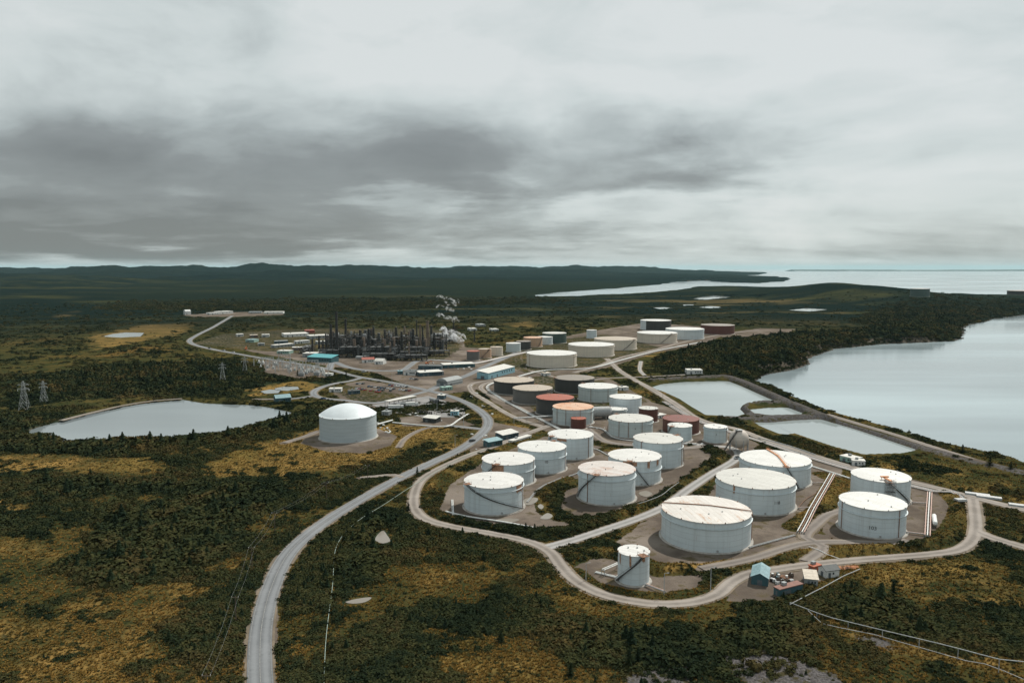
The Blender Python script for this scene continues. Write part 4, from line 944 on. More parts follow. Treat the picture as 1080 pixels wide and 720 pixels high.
NW = [(300, 355.6, 325.5, 354.6, 30, 5, 'white', 'roofw', 'longest white hall of the depot behind the substation'), (290.5, 367, 311, 365, 12, 4, 'grey', 'roofw', 'slanting white roofed store in the depot'),
      (292, 373, 305, 373.2, 14, 4, 'green', 'roofw', 'pale green store nearest the road in the depot'), (308, 369.5, 323, 369.2, 12, 4, 'brown', 'roofw', 'store with red brown wall and white roof in the depot'),
      (259, 360.8, 268, 361, 14, 4, 'green', 'bluer', 'small mint green shed at the left of the depot'), (290, 362.6, 304, 362, 10, 4, 'dkblue', 'grey', 'blue walled shed in the middle of the depot'),
      (313, 362.5, 327, 361.5, 10, 4, 'white', 'white', 'white shed right of the blue walled one in the depot'), (327, 357.5, 348, 356.5, 24, 5, 'grey', 'roofw', 'broad white roofed hall of the depot nearest the refinery'),
      (250, 355, 257, 354.7, 12, 4, 'white', 'roofw', 'white shed at the far left corner of the depot'), (264, 356, 272, 355.7, 12, 4, 'brown', 'tan', 'brown shed at the far side of the depot'),
      (276, 355.4, 284, 355.2, 12, 4, 'white', 'roofw', 'white shed left of the longest hall in the depot'), (272, 364.4, 279, 364.2, 8, 3, 'grey', 'grey', 'grey cabin at the edge of the depot road'),
      (322, 351.5, 332, 351.2, 20, 5, 'red', 'red', 'red shed behind the depot'), (335, 363, 345, 362.5, 14, 4, 'grey', 'roofw', 'pale store between depot and refinery')]
for (x0, y0, x1, y1, wd, hh, wl, rf, lb) in NW: bld(lb, (x0, y0), (x1, y1), wd, hh, wl, rf, 'flat', name='depot_shed', nwin=3, ndoor=2, group='depot sheds behind the substation')
FARB = [(222, 331.9, 232, 331.4, 22, 4.5, 'roofw', 'white hall at the far end of the main road'), (232, 331.2, 246, 330.4, 26, 6, 'roofw', 'larger white hall at the far end of the main road'), (278, 331, 298.6, 330.8, 26, 5, 'roofw', 'white hall far right of the distant road end'),
        (262, 330.6, 276, 330.4, 22, 4, 'grey', 'grey hall between the distant white halls'), (496, 349.4, 503, 349.2, 20, 5, 'roofw', 'white shed in the wood behind the refinery'), (519, 350, 526, 349.8, 20, 5, 'roofw', 'white shed on the clearing behind the refinery'),
        (505, 345.5, 512, 345.3, 24, 6, 'grey', 'grey shed in the wood behind the refinery')]
for (x0, y0, x1, y1, wd, hh, rf, lb) in FARB: bld(lb, (x0, y0), (x1, y1), wd, hh, 'white' if rf != 'grey' else 'grey', rf, 'flat', name='distant_hall', nwin=2)
bld('white dome shelter at the far end of the main road', (195.5, 332), (201.5, 331.8), 22, 9, 'white', 'white', 'vault', name='dome_shelter', nwin=0)

# ------------------------------------------------------------------ refinery
m_proc = [plain('process_steel', (.024, .024, .023), .7, .4, .4), plain('process_grey', (.065, .068, .066), .6, .35, .4), plain('process_tan', (.16, .12, .09), .7, .3, .4), plain('process_silver', (.30, .31, .31), .4, .25, .5)]
def column_proto(R, H, m, nplat, label):
    t = thing('process_column', label, 'column', (0, 0, -500), 0, 'process columns of the refinery')
    MB().lathe([(R * 1.15, 0), (R * 1.15, H * .05), (R, H * .07), (R, H * .7), (R * .85, H * .73), (R * .85, H * .97), (R * .5, H * .99), (.05, H)], 14).build('vessel', m, t, 40)
    g = MB()
    for q in range(nplat):
        z = H * (.25 + .7 * q / nplat); g.lathe([(R * .9, z), (R + 1.3, z), (R + 1.3, z + .2), (R * .9, z + .2)], 10)
        for k in range(8): a = k * PI / 4; g.bar(((R + 1.25) * math.cos(a), (R + 1.25) * math.sin(a), z), ((R + 1.25) * math.cos(a), (R + 1.25) * math.sin(a), z + 1.2), .12)
    g.build('platforms', m_proc[0], t, kind='stuff')
    g = MB(); g.bar((R + .5, -.3, 0), (R + .5, -.3, H), .12).bar((R + .5, .3, 0), (R + .5, .3, H), .12)
    for q in range(int(H / 1.2)): g.bar((R + .5, -.3, q * 1.2), (R + .5, .3, q * 1.2), .1)
    g.build('ladder', m_proc[0], t); MB().tube((0, R + .5, 0), (0, R + .5, H * .92), .3, 6).bar((0, R + .5, H * .92), (0, 0, H * .98), .5).build('overhead_pipe', m_proc[1], t)
    return t
def stack_proto(R, H, m, label):
    t = thing('flue_stack', label, 'stack', (0, 0, -500), 0, 'flue stacks of the refinery')
    MB().lathe([(R * 1.5, 0), (R, H * .3), (R * .82, H), (R * .6, H)], 14).build('shaft', m, t, 40)
    MB().lathe([(R * .8, H * .96), (R * .8 + .9, H * .96), (R * .8 + .9, H * .965 + .1), (R * .8, H * .965 + .1)], 12).lathe([(R * .9, H * .6), (R * .9 + .9, H * .6), (R * .9 + .9, H * .6 + .3), (R * .9, H * .6 + .3)], 12).build('platforms', m_proc[0], t, kind='stuff')
    return t
def frame_proto(L, Wd, H, seed, label):
    R_ = random.Random(seed); t = thing('process_unit', label, 'process unit', (0, 0, -500), 0, 'steel framed process units of the refinery')
    g = MB(); nx, ny, nz = max(2, int(L / 6)), 2, max(2, int(H / 5)); dk = MB()
    for i in range(nx + 1):
        for j in range(ny + 1):
            x, y = L * i / nx, Wd * j / ny; hh = H * (1 if (i + j) % 3 else .8); g.bar((x, y, 0), (x, y, hh), .55)
    for k in range(1, nz + 1):
        z = H * .8 * k / nz
        for j in range(ny + 1): g.bar((0, Wd * j / ny, z), (L, Wd * j / ny, z), .4)
        for i in range(nx + 1): g.bar((L * i / nx, 0, z), (L * i / nx, Wd, z), .4)
        for i in range(nx):
            if R_.random() < .7: dk.box(L * i / nx, L * (i + 1) / nx, .3, Wd - .3, z, z + .15)
            if R_.random() < .5: g.bar((L * i / nx, 0, z - H * .8 / nz), (L * (i + 1) / nx, 0, z), .25)
        g.bar((0, -.1, z + 1.1), (L, -.1, z + 1.1), .12)
    g.build('steel_frame', m_proc[0], t); dk.build('deck', m_proc[1], t)
    for q in range(R_.randint(3, 5)):
        x, z = R_.uniform(1, L - 5), R_.choice([1.5, H * .27 + 1.6, H * .53 + 1.6, H * .8 + 1.5]); r = R_.uniform(1, 1.9); y = R_.uniform(2, Wd - 2)
        if R_.random() < .55: MB().tube((x, y, z), (x + R_.uniform(4, 8), y, z), r, 10).build('drum', R_.choice(m_proc), t, 40)
        else: MB().tube((x, y, z - 1.5), (x, y, z + R_.uniform(4, 9)), r, 10).build('drum', R_.choice(m_proc), t, 40)
    p = MB()
    for q in range(9):
        y = R_.uniform(-.8, Wd + .8); z = R_.uniform(1, H * .85); x = R_.uniform(0, L); p.tube((R_.uniform(-4, 0), y, z), (R_.uniform(L * .6, L + 4), y, z), .3, 6, caps=False).tube((x, y, 0), (x, y, z), .3, 6, caps=False)
    p.build('pipework', m_proc[1 + seed % 3], t, kind='stuff')
    return t
def put(proto, first, loc, rz, label, scale=None):
    if first:
        proto.location = loc; proto.rotation_euler = (0, 0, rz); proto['label'] = label
        if scale: proto.scale = (scale,) * 3
        return proto
    return copy_tree(proto, loc, rz, label, scale)
stk = [(355.7, 376, 329.5, 2.0, 'tallest dark flue stack rising at the left of the refinery'), (365, 362, 337, 1.9, 'second tallest flue stack, right behind the tallest one'), (349.6, 375.5, 342.5, 1.9, 'thick dark stack left of the tallest one'),
       (329.7, 374, 357.8, 1.5, 'short stack at the far left end of the refinery'), (336.7, 368, 354, 1.5, 'short stack second from the left end of the refinery'), (439.7, 364, 338, 1.1, 'slim stack left of the tan topped one'),
       (451.2, 370, 339, 2.4, 'thick tan topped stack at the right of the refinery'), (443.4, 370, 342.5, 1.3, 'slim tan stack between its taller neighbours'), (446, 372, 345.5, 1.3, 'slim grey stack beside the thick tan topped one'),
       (478.6, 357, 338, 1.1, 'thin dark flare stack behind the steam'), (500.4, 360, 348, 1.0, 'lone slim stack right of the steam')]
for (px, yb, yt, r, lb) in stk:
    x, y = at(px, yb); d = y * CP + CAM_H * SP; Hh = (yb - yt) * d / F_PX * 1.02
    s_ = stack_proto(r, Hh, m_proc[2] if 'tan' in lb and 'left of the tan' not in lb and 'thick tan topped one' not in lb.replace('beside', '') or lb.startswith('thick tan') else m_proc[0], lb); s_.location = (x, y, 0)
cps = [(column_proto(1.9, 34, m_proc[0], 5, ''), 'tall dark process column among the refinery steelwork'), (column_proto(2.4, 24, m_proc[1], 4, ''), 'stout grey process column among the refinery steelwork'),
       (column_proto(1.3, 27, m_proc[2], 3, ''), 'slim tan process column among the refinery steelwork'), (column_proto(1.5, 20, m_proc[0], 3, ''), 'short dark process column among the refinery steelwork')]
def place(lb, px, yb):
    a = ['at the left end', 'left of the centre', 'in the centre', 'right of the centre', 'at the right end'][min(4, int((px - 325) / 32))]
    return f"{lb} {a} of the refinery, {'front row' if yb > 374.5 else 'middle row' if yb > 367.5 else 'back row'}"
cl = [(389.4, 371.7, 0, 1), (380, 370, 0, .9), (431.5, 378.6, 2, .85), (411.7, 379, 2, .85), (424, 372, 0, .9), (400, 368, 1, 1), (406, 366, 0, .8), (396, 374, 3, 1), (418, 366, 0, .9), (372, 374, 3, 1), (378, 377, 1, .7), (436, 372, 0, 1), (458, 370, 0, .8), (462, 366, 3, 1), (467, 372, 1, .8),
      (427, 362, 2, 1), (414, 372, 3, 1.1), (386, 364, 1, 1), (421, 378, 3, .9), (341, 374, 3, 1), (360, 374, 3, 1.2), (369, 369, 1, .9), (449, 374, 3, 1), (434, 366, 1, 1), (404, 377, 3, 1), (455, 364, 0, .9), (394, 362, 0, .8), (344, 368, 0, .7)]
used = set()
for (px, yb, k, s_) in cl:
    x, y = at(px, yb); put(cps[k][0], k not in used, (x, y, 0), random.uniform(0, 6), place(cps[k][1].replace(' among the refinery steelwork', ''), px, yb), s_); used.add(k)
fps = [(frame_proto(22, 12, 20, 1, ''), 'dark steel framed process unit with drums in the refinery'), (frame_proto(28, 14, 13, 2, ''), 'low wide process unit with tan pipework in the refinery'),
       (frame_proto(16, 12, 27, 3, ''), 'tall narrow process unit in the refinery'), (frame_proto(34, 10, 9, 5, ''), 'long low pipe filled process unit in the refinery')]
fl = [(345, 377, 3), (352, 371, 0), (366, 377, 1), (374, 368, 0), (384, 377, 3), (383, 371, 2), (392, 367, 0), (398, 377, 1), (404, 371, 2), (410, 375, 0), (416, 369, 0), (424, 377, 3), (426, 368, 2), (436, 376, 1), (440, 368, 0), (448, 372, 2), (455, 376, 3), (459, 370, 0), (465, 366, 2), (362, 367, 1), (333, 373, 3), (402, 363, 1), (420, 362, 0), (444, 362, 1),
      (380, 362, 1), (470, 362, 3), (352, 364, 3), (475, 358, 0), (412, 380, 3), (392, 380, 3), (430, 380.5, 3), (450, 367, 0), (396, 371, 0), (370, 373, 2)]
used = set()
for (px, yb, k) in fl:
    x, y = at(px, yb); put(fps[k][0], k not in used, (x - 10, y, 0), random.choice([0, 0, PI / 2, .15, .4]), place(['dark steel framed process unit with drums', 'low wide process unit', 'tall narrow process unit', 'long low pipe filled unit'][k], px, yb), random.choice([.8, 1, 1.15, 1.3])); used.add(k)
# horizontal silver drums and small things in front of the refinery
def bullet(label, px, py, L, r, rz, m, group=None):
    x, y = at(px, py); t = thing('horizontal_vessel', label, 'vessel', (x, y, 0), rz, group)
    MB().tube((-L / 2, 0, r + 1), (L / 2, 0, r + 1), r, 14).tube((L / 2, 0, r + 1), (L / 2 + r * .5, 0, r + 1), r, 14, r * .5).tube((-L / 2, 0, r + 1), (-L / 2 - r * .5, 0, r + 1), r, 14, r * .5).build('vessel', m, t, 40)
    for s_ in (-1, 1): MB().box(s_ * L * .3 - .3, s_ * L * .3 + .3, -r * .8, r * .8, 0, r * .6 + 1).build('saddle', m_conc, t)
    return t
bullet('white horizontal vessel lying beside the pipe rack right of the numbered tank', 985.5, 552, 12, 1.0, 1.09, m_white)
bullet('grey horizontal vessel behind the low half hidden tank', 632, 441, 16, 4.2, .15, m_grey)
bullet('silver horizontal vessel at the foot of the refinery, left', 381, 379.5, 12, 2.2, .1, m_proc[3]); bullet('silver horizontal vessel at the foot of the refinery, right', 463, 355.5, 20, 3, .3, m_proc[3])
bullet('white vessel in front of the middle of the refinery', 415, 367, 10, 2.2, 0, m_proc[3])

# steam plumes: real volumes
def steam(label, puffs, dens, z0):
    bm = bmesh.new()
    R_ = random.Random(len(puffs))
    for (px, py, r, d) in puffs:
        x, y = at(*z0)
        for q in range(5):
            ry = ray(px + R_.gauss(0, 2.2), py + R_.gauss(0, 1.0)); k = (y + d) / ry[1]; c = (ry[0] * k, y + d + R_.uniform(-4, 4), CAM_H + ry[2] * k)
            bmesh.ops.create_icosphere(bm, subdivisions=2, radius=1, matrix=Matrix.Translation(c) @ Matrix.Rotation(R_.uniform(-.2, .7), 4, 'Y') @ Matrix.Diagonal((r * R_.uniform(.4, .95), r * R_.uniform(.3, .7), r * R_.uniform(.25, .5), 1)))
    me = bpy.data.meshes.new('steam_plume'); 
    for v in bm.verts:
        n = Vector(v.co) * .12; v.co += Vector((math.sin(n.y * 3.1 + n.z), math.sin(n.z * 2.7 + n.x), math.sin(n.x * 3.3 + n.y))) * 1.3
    bm.to_mesh(me); bm.free()
    m = bpy.data.materials.new('steam'); m.use_nodes = True; t = NT(m.node_tree); t.n.clear(); o = t.n.new('ShaderNodeOutputMaterial')
    pv = t.n.new('ShaderNodeVolumePrincipled'); pv.inputs['Color'].default_value = (.97, .98, 1, 1); P = t.n.new('ShaderNodeNewGeometry').outputs['Position']
    t.put(pv.inputs['Density'], t.math('MULTIPLY', t.ramp(t.noise(P, .22, 5, .7), .42, .62), dens)); t.l.new(pv.outputs[0], o.inputs['Volume'])
    o_ = obj('steam_plume', me, m); o_['kind'] = 'stuff'; o_['label'] = label
steam('white steam billowing from the right end of the refinery', [(486, 359, 6, 0), (481, 358, 9, 2), (476, 354.5, 8, 0), (471, 350, 7, -3), (467, 347.5, 6, 0), (474, 357, 7, 6), (484, 355, 6, 3), (479, 353, 8, 0), (473, 352.5, 8, 0)], .45, (478, 362))
steam('thin torn strip of steam drifting above the plain', [(478, 336.5, 6, 0), (472, 334.5, 6, 3), (466, 332.5, 5, 0), (461, 331, 4, 3), (482, 338, 4, 0), (476, 327, 5, 0), (470, 325, 4, 0), (466, 322.5, 3.5, 2), (478, 321, 4, 0), (472, 315.5, 5, 0), (465, 312.5, 5, 0), (478, 318, 5, 0), (484, 318.5, 4, 0)], .20, (478, 352))

# substation
m_galv = plain('galvanised_steel', (.36, .38, .38), .5, .2, 1)
def lattice(mb, a, b, w, n=6, t_=.12):
    a, b = Vector(a), Vector(b); d = (b - a); L = d.length; q = d.to_track_quat('Z', 'Y').to_matrix()
    cs = [q @ Vector((sx * w / 2, sy * w / 2, 0)) for sx, sy in ((-1, -1), (1, -1), (1, 1), (-1, 1))]
    for c in cs: mb.bar(a + c, b + c, t_)
    for k in range(n):
        p0, p1 = a + d * k / n, a + d * (k + 1) / n
        for i in range(4): mb.bar(p0 + cs[i], p1 + cs[(i + 1) % 4], t_ * .8)
def gantry_proto():
    t = thing('substation_gantry', '', 'gantry', (0, 0, -500), 0, 'gantries of the substation')
    for x in (0, 14): g = MB(); lattice(g, (x, 0, 0), (x, 0, 10), .9, 6, .16); g.build('mast', m_galv, t)
    g = MB(); lattice(g, (0, 0, 9.4), (14, 0, 9.4), .8, 8, .15); g.build('crossbeam', m_galv, t)
    for x in (3.5, 7, 10.5): MB().lathe([(.1, 0), (.3, -.3), (.15, -.6), (.3, -.9), (.15, -1.2), (.3, -1.5), (.1, -1.8)], 6, (x, 0, 9)).build('insulator', m_white, t)
    return t
gp = gantry_proto(); k = 0
for (px, py) in [(274, 386.5), (282, 385), (291, 388), (299, 386.5), (305, 390), (313, 389), (300, 382), (321, 393), (330, 394), (329, 388.5), (340, 391), (312, 394.5), (287, 391), (297, 393)]:
    x, y = at(px, py); put(gp, k == 0, (x - 7, y, 0), .1, 'grey lattice gantry in the ' + ('left' if px < 292 else 'middle' if px < 313 else 'right') + ' third of the substation'); k += 1
def switch_proto():
    t = thing('switchgear', '', 'switchgear', (0, 0, -500), 0, 'switchgear of the substation')
    MB().box(-1.2, 1.2, -1, 1, 0, 2.2).build('cabinet', m_galv, t)
    for x in (-.8, 0, .8): MB().lathe([(.18, 0), (.3, .3), (.18, .6), (.3, .9), (.18, 1.2), (.3, 1.5), (.1, 2.4)], 6, (x, 0, 2.2)).build('bushing', m_white, t)
    return t
sp = switch_proto(); k = 0
for i in range(46):
    u = random.random(); px = 272 + u * 70; py = 385 + u * 8 + random.uniform(-2.5, 3.5); x, y = at(px, py); put(sp, k == 0, (x, y, 0), random.choice([0, PI / 2]), 'grey switchgear unit with white bushings in the ' + ('left' if u < .33 else 'middle' if u < .66 else 'right') + ' part of the substation'); k += 1
for px, py, lb in ((334, 396, 'grey transformer at the right end of the substation'), (318, 396.5, 'grey transformer in the middle of the substation')):
    x, y = at(px, py); t = thing('transformer', lb, 'transformer', (x, y, 0), .1); MB().box(-3, 3, -1.8, 1.8, .3, 4).build('tank_body', m_grey, t); 
    for q in range(6): MB().box(-2.8 + q, -2.6 + q, -2.6, -1.8, .8, 3.4).build('radiator', m_galv, t)
    MB().tube((-2, 0, 4.8), (2, 0, 4.8), .6, 10).build('conservator', m_grey, t)

# power pylons
def pylon(label, px, py, hpx):
    x, y = at(px, py); z = ground_z(x, y); d = math.hypot(x, y); s_ = hpx * d / F_PX / 24.0
    t = thing('transmission_tower', label, 'pylon', (x, y, z - .3), random.uniform(-.3, .3), 'pylons on the heath'); t.scale = (s_,) * 3
    g = MB(); lv = [(0, 3.4), (6, 2.6), (12, 1.8), (17, 1.25), (21, .9), (24, .5)]; C4 = ((-1, -1), (1, -1), (1, 1), (-1, 1))
    for (z0, w0), (z1, w1) in zip(lv, lv[1:]):
        for i in range(4):
            a, b = C4[i], C4[(i + 1) % 4]; g.bar((a[0] * w0, a[1] * w0, z0), (a[0] * w1, a[1] * w1, z1), .11); g.bar((a[0] * w0, a[1] * w0, z0), (b[0] * w1, b[1] * w1, z1), .11); g.bar((b[0] * w0, b[1] * w0, z0), (a[0] * w1, a[1] * w1, z1), .11); g.bar((a[0] * w1, a[1] * w1, z1), (b[0] * w1, b[1] * w1, z1), .11)
    g.build('lattice_body', m_galv, t)
    for z in (17.5, 21): 
        MB().bar((-4.4, 0, z), (4.4, 0, z), .3).bar((-4.4, 0, z), (-.9, 0, z + 1.5), .2).bar((4.4, 0, z), (.9, 0, z + 1.5), .2).build('crossarm', m_galv, t)
    for xx in (-4.2, 4.2): MB().lathe([(.1, 0), (.25, -.4), (.12, -.8), (.25, -1.2), (.1, -1.6)], 6, (xx, 0, 17.4)).build('insulator', m_white, t)
    return t
pylon('leftmost pylon standing above the lake', 26, 432, 26); pylon('second pylon from the left above the lake', 46.5, 424.5, 20); pylon('pylon third from the left, right of the lake', 235, 402.5, 18.5); pylon('pylon nearest the substation', 258.5, 394.5, 17.5)

# utility poles with wires, lamp posts
def pole(label, px, py, Hh, cross=True, m=None, group='wooden poles along the heath road'):
    x, y = at(px, py); z = ground_z(x, y); t = thing('utility_pole' if cross else 'lamp_post', label, 'pole', (x, y, z - .2), 0, group)
    MB().tube((0, 0, 0), (0, 0, Hh), .17, 8, .11).build('shaft', m or m_wood, t)
    if cross:
        MB().bar((-1.2, 0, Hh - .6), (1.2, 0, Hh - .6), .14).build('crossarm', m_wood, t)
        for xx in (-1.1, 0, 1.1): MB().tube((xx, 0, Hh - .52), (xx, 0, Hh - .2), .07, 6).build('insulator', m_white, t)
    else: MB().bar((0, 0, Hh), (1.2, 0, Hh + .2), .1).box(1.0, 1.7, -.15, .15, Hh + .12, Hh + .28).build('lamp_head', m_grey, t)
    return Vector((x, y, z + Hh - .4))
pp = [(219, 745, 'nearest wooden pole left of the main road'), (249, 656, 'second wooden pole left of the main road'), (266, 600, 'third wooden pole left of the main road, by the brown clearing'), (290, 561, 'fourth wooden pole left of the main road'), (344.5, 527, 'farthest wooden pole left of the main road'), (388, 507, 'wooden pole where the side track leaves the main road')]
tops = [pole(lb, x, y, 9.5) for x, y, lb in pp]
for wi, (a, b) in enumerate(zip(tops, tops[1:])):
    for o_ in (-1.1, 1.1):
        g = MB(); pr = None
        for q in range(9):
            u = q / 8; p = a.lerp(b, u) + Vector((o_, 0, -4 * u * (1 - u) * 1.4))
            if pr is not None: g.bar(pr, p, .018)
            pr = p
        o = g.build('power_wire', m_galv); o['label'] = f"{'left' if o_ < 0 else 'right'} wire of the {['nearest', 'second', 'third', 'fourth', 'farthest'][wi]} span between the wooden poles"; o['category'] = 'wire'; o['group'] = 'power wires'
for x, y, hh, lb in [(700.3, 628, 8, 'lamp post in front of the small tall tank'), (749.4, 622.5, 9, 'lamp post on the mound beside the small tall tank'), (480, 471, 8, 'lamp post beside the inner road near the huts'), (514, 468, 8, 'lamp post left of the row of huts'),
                  (413.5, 406, 13, 'tall lamp post in the middle of the car park'), (467, 397, 12, 'lamp post in front of the office blocks'), (461, 433, 10, 'lamp post in the truck yard'), (489, 449, 8, 'lamp post by the lower yard road'), (618, 612, 7, 'lamp post left of the small tall tank'),
                  (699, 424, 9, 'dark post on the bank of the settling pond')]:
    pole(lb, x, y, hh, False, m_galv if 'dark' not in lb else m_dark, 'lamp posts of the works')

# pipelines
CLEAR = []
def pipeline(label, pts, zs, r=.22, m=None, n=1, gap=.8, posts=6.0, name='pipeline', postm=None, flat=False, parent_group='pipelines of the works'):
    line = smooth_line(W(pts), 5.0) if len(pts) > 2 and not flat else W(pts)
    P = []; Lt = [0]; CLEAR.append(list(line) if len(line) < 12 else line[::3] + [line[-1]])
    for a, b in zip(line, line[1:]): Lt.append(Lt[-1] + math.hypot(b[0] - a[0], b[1] - a[1]))
    n0 = max(1, int(Lt[-1] / 5)); 
    for q in range(n0 + 1):
        s_ = Lt[-1] * q / n0; i = min(len(line) - 2, max(0, int(np.searchsorted(Lt, s_)) - 1)); u = (s_ - Lt[i]) / max(1e-6, Lt[i + 1] - Lt[i])
        x, y = line[i][0] + (line[i + 1][0] - line[i][0]) * u, line[i][1] + (line[i + 1][1] - line[i][1]) * u
        zz = zs[0] + (zs[1] - zs[0]) * q / n0; P.append(Vector((x, y, max(0, min(ground_z(x, y), 6)) + zz)))
    if any(z > 2 for z in zs):
        z0 = [p.z for p in P]; P = [Vector((p.x, p.y, sum(z0[max(0, i - 3):i + 4]) / len(z0[max(0, i - 3):i + 4]))) for i, p in enumerate(P)]
    t = thing(name, label, 'pipeline', (P[0].x, P[0].y, 0), 0, parent_group); o0 = Vector((P[0].x, P[0].y, 0)); ms = m if isinstance(m, list) else [m or m_white]
    for k in range(n):
        g = MB()
        for q in range(len(P) - 1):
            d = (P[q + 1] - P[q]).normalized(); s_ = Vector((-d.y, d.x, 0)) * (k - (n - 1) / 2) * gap; g.tube(P[q] - o0 + s_, P[q + 1] - o0 + s_, r, 6, caps=q in (0, len(P) - 2))
        g.build('pipe', ms[k % len(ms)], t)
    st = max(1, int(posts / 5))
    for q in range(0, len(P), st):
        if min(zs) < .5 and max(zs) < .5: break
        d = (P[min(q + 1, len(P) - 1)] - P[max(q - 1, 0)]).normalized(); s_ = Vector((-d.y, d.x, 0)); w_ = ((n - 1) / 2) * gap + .25; p = P[q] - o0; gz = ground_z(P[q].x, P[q].y) - .2
        g = MB()
        if n > 1: g.bar(p - s_ * w_ - Vector((0, 0, r + .1)), p + s_ * w_ - Vector((0, 0, r + .1)), .2); [g.bar(Vector(((p + s_ * e_ * w_).x, (p + s_ * e_ * w_).y, gz)), p + s_ * e_ * w_ - Vector((0, 0, r)), .2) for e_ in (-1, 1)]
        else: g.bar((p.x, p.y, gz), p - Vector((0, 0, r)), .18)
        g.build('support', postm or m_grey, t)
    return t
pipeline('white pipeline on posts crossing the scrub at the lower right', [(833, 639), (870, 655), (930, 674), (1000, 695), (1052, 712), (1085, 716), (1120, 722)], (.8, 5.2), .13, m_galv, 1, posts=10, name='raised_pipeline', flat=True)
pipeline('white pipeline climbing from the lower right corner to the huts', [(833, 639), (850, 630), (868, 621), (890, 609), (907, 602)], (.7, .9), .14, m_galv, 1, posts=10, flat=True)
pipeline('low pale pipeline running below the raised one at the lower right', [(852, 645), (868, 661), (920, 672), (976, 688), (1013, 700), (1033, 701), (1063, 713), (1100, 730)], (.5, .6), .10, m_galv, 1, posts=20, flat=True)
pipeline('pale green pipeline lying in the scrub right of the main road', [(341, 740), (343.7, 678), (350.7, 619), (356, 574), (374, 553), (402, 535), (430, 516), (462, 497), (500, 478), (515, 474)], (.45, .45), .10, plain('pale_green_paint', (.30, .38, .33), .6, .2, 1))
pipeline('white pipeline along the front edge of the four-tank compound', [(470, 540), (490, 545), (530, 551), (567, 558)], (.6, .6), .22, m_white, 2, .6)
pipeline('short white pipeline at the left corner of the four-tank compound', [(477, 528), (478, 545)], (.6, .6), .2, m_white, 2, .6, flat=True)
pipeline('rack of red and white pipes between the big tanks and the numbered tank', [(844.4, 563), (861, 533), (878, 503)], (1.2, 1.2), .24, [m_pink, m_white, m_rust, m_white], 4, .95, name='pipe_rack', flat=True)
pipeline('rack of pink pipes right of the numbered tank', [(978, 567), (979, 545), (980.5, 521)], (1.2, 1.2), .26, [m_pink, m_white, m_pink], 3, 1.0, name='pipe_rack', flat=True)
for a, b, lb in (((842, 537), (859, 538.3), 'short dark link of pipes right of the streaked dusty tank'), ((857, 510), (872, 512), 'short dark link of pipes right of the orange walkway tank'), ((962, 531), (978, 532), 'short link of pipes right of the scaffolded tank'), ((956, 562.5), (976, 565), 'short link of pipes at the foot of the numbered tank'),
                 ((681, 618), (701, 626.5), 'short pink pipe leaving the small tall tank to the right')):
    pipeline(lb, [a, b], (.9, .9), .2, [m_grey, m_pink], 2, .6, flat=True)
pipeline('pair of white pipes climbing to the left side of the small tall tank', [(636, 607), (652, 600)], (.6, 4.5), .2, m_white, 2, 1.0, flat=True)
pipeline('low tangle of white pipes left of the small tall tank', [(628, 604), (640, 608), (652, 610)], (.5, .5), .2, m_white, 2, .8, flat=True)
pipeline('long bundle of white pipes beside the shore track', [(700, 424), (735, 444), (770, 456), (805, 467), (850, 482), (890, 494), (940, 508), (985, 519), (1015, 527)], (.7, .7), .25, [m_white, m_pink, m_white, m_grey], 4, 1.0, posts=10, name='pipe_rack')
pipeline('bundle of white pipes around the tan roofed tanks', [(560, 398.5), (522, 404), (514, 409), (526, 419), (553, 434), (588, 452), (600, 460)], (.7, .7), .3, [m_white, m_white, m_grey], 3, 1.2, posts=10, name='pipe_rack')
pipeline('raised pipe bridge left of the small rust tank', [(542, 447), (588, 444)], (4.5, 4.5), .35, [m_grey, m_white, m_grey], 3, 1.0, posts=10, name='pipe_bridge', flat=True)
pipeline('bundle of pipes behind the orange rimmed tank', [(600, 450), (632, 452), (650, 463), (700, 468), (735, 469)], (.6, .6), .25, [m_grey, m_white], 2, 1.0, posts=10, name='pipe_rack')
pipeline('bundle of white pipes along the upper tanks', [(545, 398), (575, 391), (620, 389), (652, 381), (690, 371), (740, 361)], (.8, .8), .35, [m_white, m_grey, m_white], 3, 1.4, posts=20, name='pipe_rack')
pipeline('bundle of pale pipes in front of the small upper tanks', [(484, 386), (505, 383), (530, 377), (555, 372)], (.8, .8), .4, [m_white, m_pink, m_white], 3, 1.6, posts=20, name='pipe_rack')
pipeline('white pipe crossing the track behind the big tanks', [(838, 487), (868, 496), (896, 505)], (.6, .6), .25, m_white, 2, 1.0)
pipeline('white pipe from the domed tank to the pump house', [(398, 449), (414, 444.5)], (1.2, 1.2), .6, m_white, 1, flat=True)
pipeline('white pipeline along the lower yard road', [(414, 446), (440, 448.6), (470, 450.5), (484, 443), (494, 437)], (.6, .6), .3, m_white, 2, 1.0)
pipeline('dark pipeline on the far bank of the settling pond', [(800, 462), (830, 470), (860, 480)], (.5, .5), .2, m_grey, 2, .7)

pipeline('pair of grey pipes between the two rows of the four-tank compound', [(556, 530), (571, 514), (600, 503), (628, 492)], (.5, .5), .16, m_grey, 2, .6)
pipeline('grey pipe from the pink roofed tank to the inner track', [(655, 533), (668, 537), (690, 530), (716, 512)], (.5, .5), .15, m_grey, 1)
pipeline('pale pipes behind the white tank with dull roof', [(668, 492), (640, 480), (628, 474), (600, 470)], (.5, .5), .16, [m_white, m_grey], 2, .6)
pipeline('grey pipes leaving the largest tank to the right', [(790, 578), (812, 572), (838, 565)], (.5, .5), .18, m_grey, 2, .7)
pipeline('rusty pipe behind the streaked dusty tank', [(842, 536), (850, 527), (868, 517)], (.5, .5), .15, m_rust, 1)
pipeline('white pipe dropping down the bund above the track on the right', [(853, 577), (866, 582), (878, 589), (885, 590)], (.5, .5), .14, m_white, 1)
